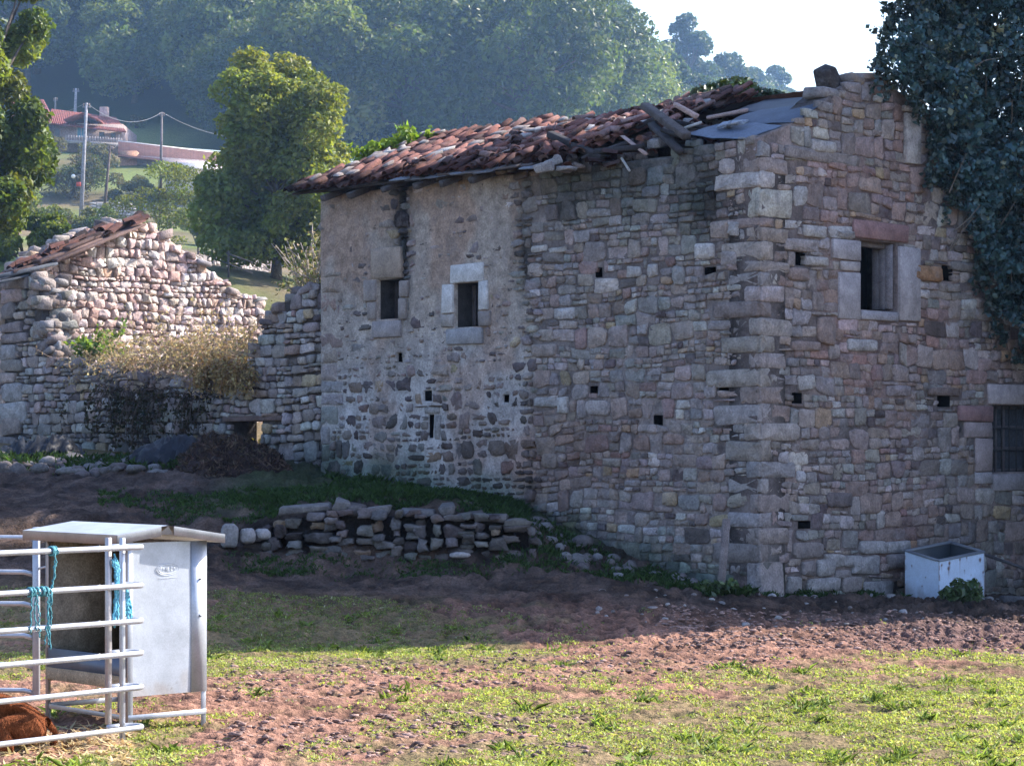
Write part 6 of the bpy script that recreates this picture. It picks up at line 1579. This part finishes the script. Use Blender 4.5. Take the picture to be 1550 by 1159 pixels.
# ================================================================ BACKGROUND BUILDINGS, POLES
def quad(mb, pts, col, flip=False): mb.add(np.array(pts), [np.array([[3, 2, 1, 0] if flip else [0, 1, 2, 3]])], col)
def slab(mb, p, q, r, s, th, col):
    p, q, r, s = [np.asarray(v, float) for v in (p, q, r, s)]; nn = norm(np.cross(q - p, s - p)) * th; V = np.array([p, q, r, s, p - nn, q - nn, r - nn, s - nn]); mb.add(V, [np.array([[0, 1, 2, 3], [7, 6, 5, 4], [0, 4, 5, 1], [1, 5, 6, 2], [2, 6, 7, 3], [3, 7, 4, 0]])], col)
def tiled(mb, p, q, r, s, col, n=26):
    """tiled slope p q (eave) r s (ridge) with barrel rows"""
    p, q, r, s = [np.asarray(v, float) for v in (p, q, r, s)]; nn = norm(np.cross(q - p, s - p)); nn = nn * np.sign(nn[2] + 1e-6)
    slab(mb, p, q, r, s, .12, col * .8)
    for i in range(n):
        f = (i + .5) / n; a, b_ = p + (q - p) * f, s + (r - s) * f; w = np.linalg.norm(q - p) / n * .30; mb.tube([a - nn * w * .45, b_ - nn * w * .45], w, 6, col * random.uniform(.75, 1.2), False)
d = 190.; fh = empty('farmhouse', at(120, 222, d), 'red-tiled farmhouse with a small blue window on the slope at far left', 'house')
def bp(px, py, dd_=0.): return at(px, py, d + dd_)
pinkw = A(.33, .26, .25)
b = MB(); 
for (x0, x1, yt, yb, f0, f1, c) in ((62, 186, 188, 232, 0, 7, pinkw), (20, 72, 182, 235, -1, 7, A(.32, .27, .26))):
    p = (bp(x0, (yt + yb) / 2) + bp(x1, (yt + yb) / 2)) / 2; b.box(p + A(0, (f0 + f1) / 2, 0), XYZ, (abs(bp(x1, 0)[0] - bp(x0, 0)[0]) / 2, (f1 - f0) / 2, (bp(0, yt)[2] - bp(0, yb)[2]) / 2), 0, 0, c)
b.build('wall', M['wall'], fh)
rt = A(.27, .105, .095)
b = MB(); tiled(b, bp(70, 186, -.8), bp(191, 199, -.8), bp(176, 178, 3.6), bp(78, 165, 3.6), rt, 40); slab(b, bp(78, 165, 3.6), bp(176, 178, 3.6), bp(190, 198, 8), bp(70, 186, 8), .1, rt); b.build('roof', M['tile'], fh)
b = MB(); tiled(b, bp(14, 180, -1.8), bp(80, 178, -1.8), bp(66, 151, 3.4), bp(14, 149, 3.4), rt, 20); slab(b, bp(14, 149, 3.4), bp(66, 151, 3.4), bp(80, 178, 8), bp(14, 180, 8), .1, rt); b.build('roof', M['tile'], fh)
b = MB(); q = [bp(97, 183, -1.6), bp(124, 172, -1.6), bp(149, 183, -1.6)]; slab(b, q[0], q[1], q[1] + A(0, 4, 0), q[0] + A(0, 4, 0), -.14, rt * .9); slab(b, q[1], q[2], q[2] + A(0, 4, 0), q[1] + A(0, 4, 0), -.14, rt * .9); b.build('porch_roof', M['tile'], fh)
b = MB(); quad(b, [bp(117, 208, -.08), bp(129, 208, -.08), bp(129, 188, -.08), bp(117, 188, -.08)], A(.10, .28, .42)); o = b.build('window', M['paint'], fh); b = MB()
for (x0, x1, y0, y1) in ((116, 130, 187, 188.4), (116, 130, 207.6, 209), (116, 117.2, 187, 209), (128.8, 130, 187, 209), (122.6, 123.4, 188, 208)): quad(b, [bp(x0, y1, -.12), bp(x1, y1, -.12), bp(x1, y0, -.12), bp(x0, y0, -.12)], A(.5, .46, .44))
b.build('frame', M['paint'], o)
b = MB(); slab(b, bp(98, 212, -2.4), bp(186, 217, -2.4), bp(186, 217, 0), bp(98, 212, 0), .25, A(.3, .27, .26))
for x in np.linspace(100, 184, 22): b.box(bp(x, 209 + (x - 98) * .057, -2.3), XYZ, (.03, .03, .25), 0, 0, A(.35, .3, .3))
slab(b, bp(98, 206, -2.3), bp(186, 211, -2.3), bp(186, 211, -2.2), bp(98, 206, -2.2), .06, A(.3, .26, .26)); b.build('balcony', M['wall'], fh)
b = MB()
for (x0, x1, y0, y1) in ((150, 158, 200, 210), (82, 90, 196, 208), (168, 175, 201, 210)): quad(b, [bp(x0, y1, -.06), bp(x1, y1, -.06), bp(x1, y0, -.06), bp(x0, y0, -.06)], A(.05, .05, .06))
b.build('window', M['glass'], fh)
b = MB(); b.box(bp(158, 172, 3.6), XYZ, (.35, .3, .5), .03, 0, A(.4, .3, .28)); b.build('chimney', M['wall'], fh)

d = 176.; lb = empty('farm_shed', at(250, 275, d), 'long low farm building with a brown sloping roof below the farmhouse', 'shed')
b = MB(); p = (bp(183, 252) + bp(330, 262)) / 2; b.box(p + A(0, 3.2, 0), [norm(bp(330, 262) - bp(183, 252)), A(0, 1, 0), Z], (np.linalg.norm(bp(330, 262) - bp(183, 252)) / 2, 3., .9), 0, 0, A(.36, .31, .32)); p = (bp(182, 252) + bp(206, 254)) / 2
b.box(p + A(0, 2.6, .1), XYZ, (.62, 2.6, 1.1), 0, 0, A(.42, .24, .17)); b.build('wall', M['wall'], lb)
b = MB(); tiled(b, bp(179, 236, -.6), bp(332, 254, -.6), bp(332, 232, 5), bp(179, 214, 5), A(.15, .085, .08), 110); b.build('roof', M['tile'], lb)
b = MB(); slab(b, bp(179, 214, 5), bp(332, 232, 5), bp(332, 230.5, 5.3), bp(179, 212.5, 5.3), .2, A(.6, .57, .55)); b.build('ridge_flashing', M['wall'], lb)
b = MB(); 
for (x0, x1) in ((212, 222), (236, 244), (262, 274), (292, 302)): y0 = 247 + (x0 - 183) * .07; quad(b, [bp(x0, y0 + 12, -.0), bp(x1, y0 + 12, 0), bp(x1, y0, 0), bp(x0, y0, 0)], A(.04, .04, .045))
b.build('window', M['glass'], lb)
d = 165.; ws = empty('white_shed', at(290, 292, d), 'small whitish outbuilding half hidden behind the airy tree', 'shed'); b = MB(); p = bp(286, 268); b.box(p + A(0, 2, 0), XYZ, (1.6, 2, 1.0), 0, 0, A(.55, .53, .54)); b.build('wall', M['wall'], ws); b = MB(); slab(b, bp(245, 252, -.4), bp(328, 258, -.4), bp(326, 246, 4.2), bp(247, 240, 4.2), .1, A(.36, .3, .3)); b.build('roof', M['tile'], ws)

# pale stone walls on the slope
def field_wall(x0, y0, x1, y1, h, col, label, hint=100):
    p, q = ground_hit(x0, y0, hint - 50, hint + 80), ground_hit(x1, y1, hint - 50, hint + 80); L = np.linalg.norm((q - p)[:2]); ax0 = norm((q - p) * A(1, 1, 0)); S = p[1] / F_PX; Hh = h * S
    fr = Frame(p * A(1, 1, 0), ax0, norm(np.cross(ax0, Z))); tz = lambda u: np.interp(u, [0, L], [p[2] + Hh, q[2] + Hh]); b = MB(); V, P, Cc = wall_core(fr, np.arange(0, L, .3), np.arange(min(p[2], q[2]) - 1, max(p[2], q[2]) + Hh + .3, .3), tz, lambda u: u * 0 - 99, [], lambda u, z: 0 * u, lambda u, z: np.ones(u.shape + (3,)) * col * .5, .4); b.add(V, P, Cc)
    R = ok(layout(0, L, min(p[2], q[2]) - .4, max(p[2], q[2]) + Hh + .2, (.35, .6), (.4, .9)), tz, 0, L); R = R[R[:, 2] > -50]
    if len(R): b.add(*stones(fr, R, np.tile(col, (len(R), 1)) * RNG.uniform(.7, 1.25, (len(R), 1)), (.05, .12), .02))
    o = b.build('field_wall', M['rock'], None, True); tag(o, label, 'stone wall')
field_wall(140, 332, 205, 333, 26, A(.55, .50, .48), 'sunlit whitish stone wall behind the barn gable, under the dark wooden pole', 110)
field_wall(255, 400, 420, 405, 16, A(.32, .28, .27), 'low grey field wall right of the barn gable', 70)
field_wall(215, 318, 345, 322, 9, A(.55, .53, .5), 'long low pale wall behind the airy tree', 120)

def pole(name, x0, y0, x1, y1, hint, r, col, mat, label, extra=None):
    g0 = ground_hit(x0, y0, hint - 50, hint + 120); dd_ = g0[1]; top = at(x1, y1, dd_); root = empty(name, g0, label, 'pole'); b = MB(); b.tube([g0 - Z * .4, (g0 + top) / 2, top], [r * 1.25, r * 1.05, r * .8], 8, col); b.build('shaft', M[mat], root, True)
    b = MB(); b.box(top - Z * .25, XYZ, (.22 * r / .1, .04, .04), .01, 0, col * .8)
    for s in (-.16, .16): b.tube([top + A(s * r / .1, 0, -.2), top + A(s * r / .1, 0, -.02)], .035, 6, A(.3, .22, .2))
    b.build('crossarm', M[mat], root, True); return root, top, dd_
r1, t1, d1 = pole('utility_pole', 122, 336, 131, 156, 100, .11, A(.24, .24, .27), 'wall', 'grey concrete utility pole leaning slightly, left of the dark wooden one')
b = MB(); c = at(111, 267, d1 - .2); import bmesh as _bm
bm = _bm.new(); _bm.ops.create_icosphere(bm, subdivisions=2, radius=.13); V = np.array([v.co[:] for v in bm.verts]); Fc = np.array([[v.index for v in f.verts] for f in bm.faces]); bm.free(); b.add(V + c, [Fc], A(.8, .8, .78)); b.tube([c, at(125, 264, d1)], .02, 6, A(.4, .4, .4)); b.build('lamp', M['paint'], r1, True)
b = MB(); b.box(at(119, 279, d1 - .15), XYZ, (.13, .06, .12), .01, 0, A(.5, .08, .05)); b.build('red_box', M['paint'], r1)
r2, t2, d2 = pole('utility_pole', 156, 334, 167, 221, 100, .085, A(.11, .085, .075), 'wood', 'short dark wooden utility pole behind the barn gable peak')
r3, t3, d3 = pole('utility_pole', 243, 292, 245, 170, 140, .09, A(.16, .14, .14), 'wood', 'wooden utility pole standing in front of the long farm building')
r4, t4, d4 = pole('utility_pole', 112, 216, 115, 134, 180, .13, A(.3, .3, .33), 'wall', 'pale tall pole rising in front of the farmhouse roof')
r5, t5, d5 = pole('utility_pole', 82, 214, 84, 148, 180, .09, A(.2, .19, .2), 'wall', 'thin pole beside the upper roof of the farmhouse')
def wire(p, q, sag, label, r=.010):
    s = np.linspace(0, 1, 14)[:, None]; P_ = p * (1 - s) + q * s; P_[:, 2] -= sag * 4 * (s * (1 - s))[:, 0]; b = MB(); b.tube(P_, r, 5, A(.35, .35, .37)); o = b.build('power_line', M['wire'], None, True); tag(o, label, 'wire')
wire(t1, t3, .9, 'power line running from the concrete pole to the pole by the long building'); wire(t1, at(-60, 140, 150), 1.2, 'power line running left from the concrete pole past the farmhouse'); wire(t2, at(181, 204, 186), .5, 'service wire from the dark wooden pole to the farmhouse')
wire(t3, at(420, 200, 200), 1.0, 'power line running right from the pole by the long building')
# post and rail fence in the sunny field
g0 = ground_hit(346, 420, 50, 95); g1 = ground_hit(300, 398, 50, 110); fence = empty('rail_fence', g0, 'dark post and rail fence at the sunny field right of the barn gable', 'fence')
for f in (-.6, 0, .5, 1.0): p = g0 + (g1 - g0) * f; p[2] = float(Hg(p[0], p[1])); b = MB(); b.tube([p - Z * .2, p + Z * .8], .035, 7, A(.08, .07, .065)); b.build('post', M['wood'], fence)
for h in (.4, .7): b = MB(); b.tube([g0 - (g1 - g0) * .6 + Z * h, g0 + Z * h, g1 + Z * h], .022, 6, A(.1, .085, .08)); b.build('rail', M['wood'], fence)

# ================================================================ HAZE, SKY, SUN, CAMERA
m, nt, out = new_mat('valley_haze'); vs_ = N(nt, 'ShaderNodeVolumeScatter'); vs_.inputs['Color'].default_value = (.36, .60, 1.0, 1); vs_.inputs['Density'].default_value = HAZE_DENS; vs_.inputs['Anisotropy'].default_value = .45; nt.links.new(vs_.outputs[0], out.inputs['Volume'])
b = MB(); b.box(A(60, 400, 60), XYZ, (420, 300, 110)); hz = b.build('haze', m); tag(hz, kind='structure')
m2 = m.copy(); m2.name = 'glare_haze'; m2.node_tree.nodes[vs_.name].inputs['Density'].default_value = HAZE2  # near haze volume added to lift the shadows with bluish glare
b = MB(); b.box(A(10, 61, 19), XYZ, (90, 38.5, 21)); hz2 = b.build('haze', m2); tag(hz2, kind='structure')

EL, AZ = math.radians(38.), math.atan2(.93, .372)
S = Vector((math.sin(AZ) * math.cos(EL), math.cos(AZ) * math.cos(EL), math.sin(EL)))
ld = bpy.data.lights.new('sun', 'SUN'); ld.energy = SUN_E; ld.angle = math.radians(.5); ld.color = (1., .95, .88)
lo_ = bpy.data.objects.new('sun', ld); COL.objects.link(lo_); lo_.rotation_euler = S.to_track_quat('Z', 'Y').to_euler(); lo_.location = (20, 20, 40)
w = bpy.data.worlds.new('World'); scene.world = w; w.use_nodes = True; nt = w.node_tree; nt.nodes.clear()
sky = nt.nodes.new('ShaderNodeTexSky'); sky.sky_type = 'NISHITA'; sky.sun_disc = False; sky.sun_elevation = EL; sky.sun_rotation = AZ; sky.altitude = 100; sky.air_density = 1.2; sky.dust_density = 1.5; sky.ozone_density = 2.5
bg = nt.nodes.new('ShaderNodeBackground'); bg.inputs['Strength'].default_value = SKY_E; wo = nt.nodes.new('ShaderNodeOutputWorld'); tn = nt.nodes.new('ShaderNodeVectorMath'); tn.operation = 'MULTIPLY'; tn.inputs[1].default_value = (.96, .97, 1.12); nt.links.new(sky.outputs[0], tn.inputs[0]); nt.links.new(tn.outputs[0], bg.inputs[0]); nt.links.new(bg.outputs[0], wo.inputs[0])

cam = bpy.data.cameras.new('camera'); co = bpy.data.objects.new('camera', cam); COL.objects.link(co); scene.camera = co
co.location = (0, 0, CAM_Z); co.rotation_euler = (math.radians(90), 0, 0); cam.sensor_width = 36; cam.lens = F_PX / 1550 * 36; cam.shift_y = (HZ - 579.5) / 1550; cam.clip_end = 3000; cam.clip_start = .1
scene.view_settings.view_transform = 'Standard'; scene.view_settings.look = 'None'; scene.view_settings.exposure = 0; scene.view_settings.gamma = 1
scene.render.engine = 'CYCLES'; cy_ = scene.cycles; cy_.use_denoising = True; cy_.film_exposure = FILM; cy_.max_bounces = 7; cy_.diffuse_bounces = 3; cy_.glossy_bounces = 3; cy_.transmission_bounces = 4; cy_.volume_bounces = 1; cy_.transparent_max_bounces = 8
scene.render.resolution_x, scene.render.resolution_y = 1024, 765
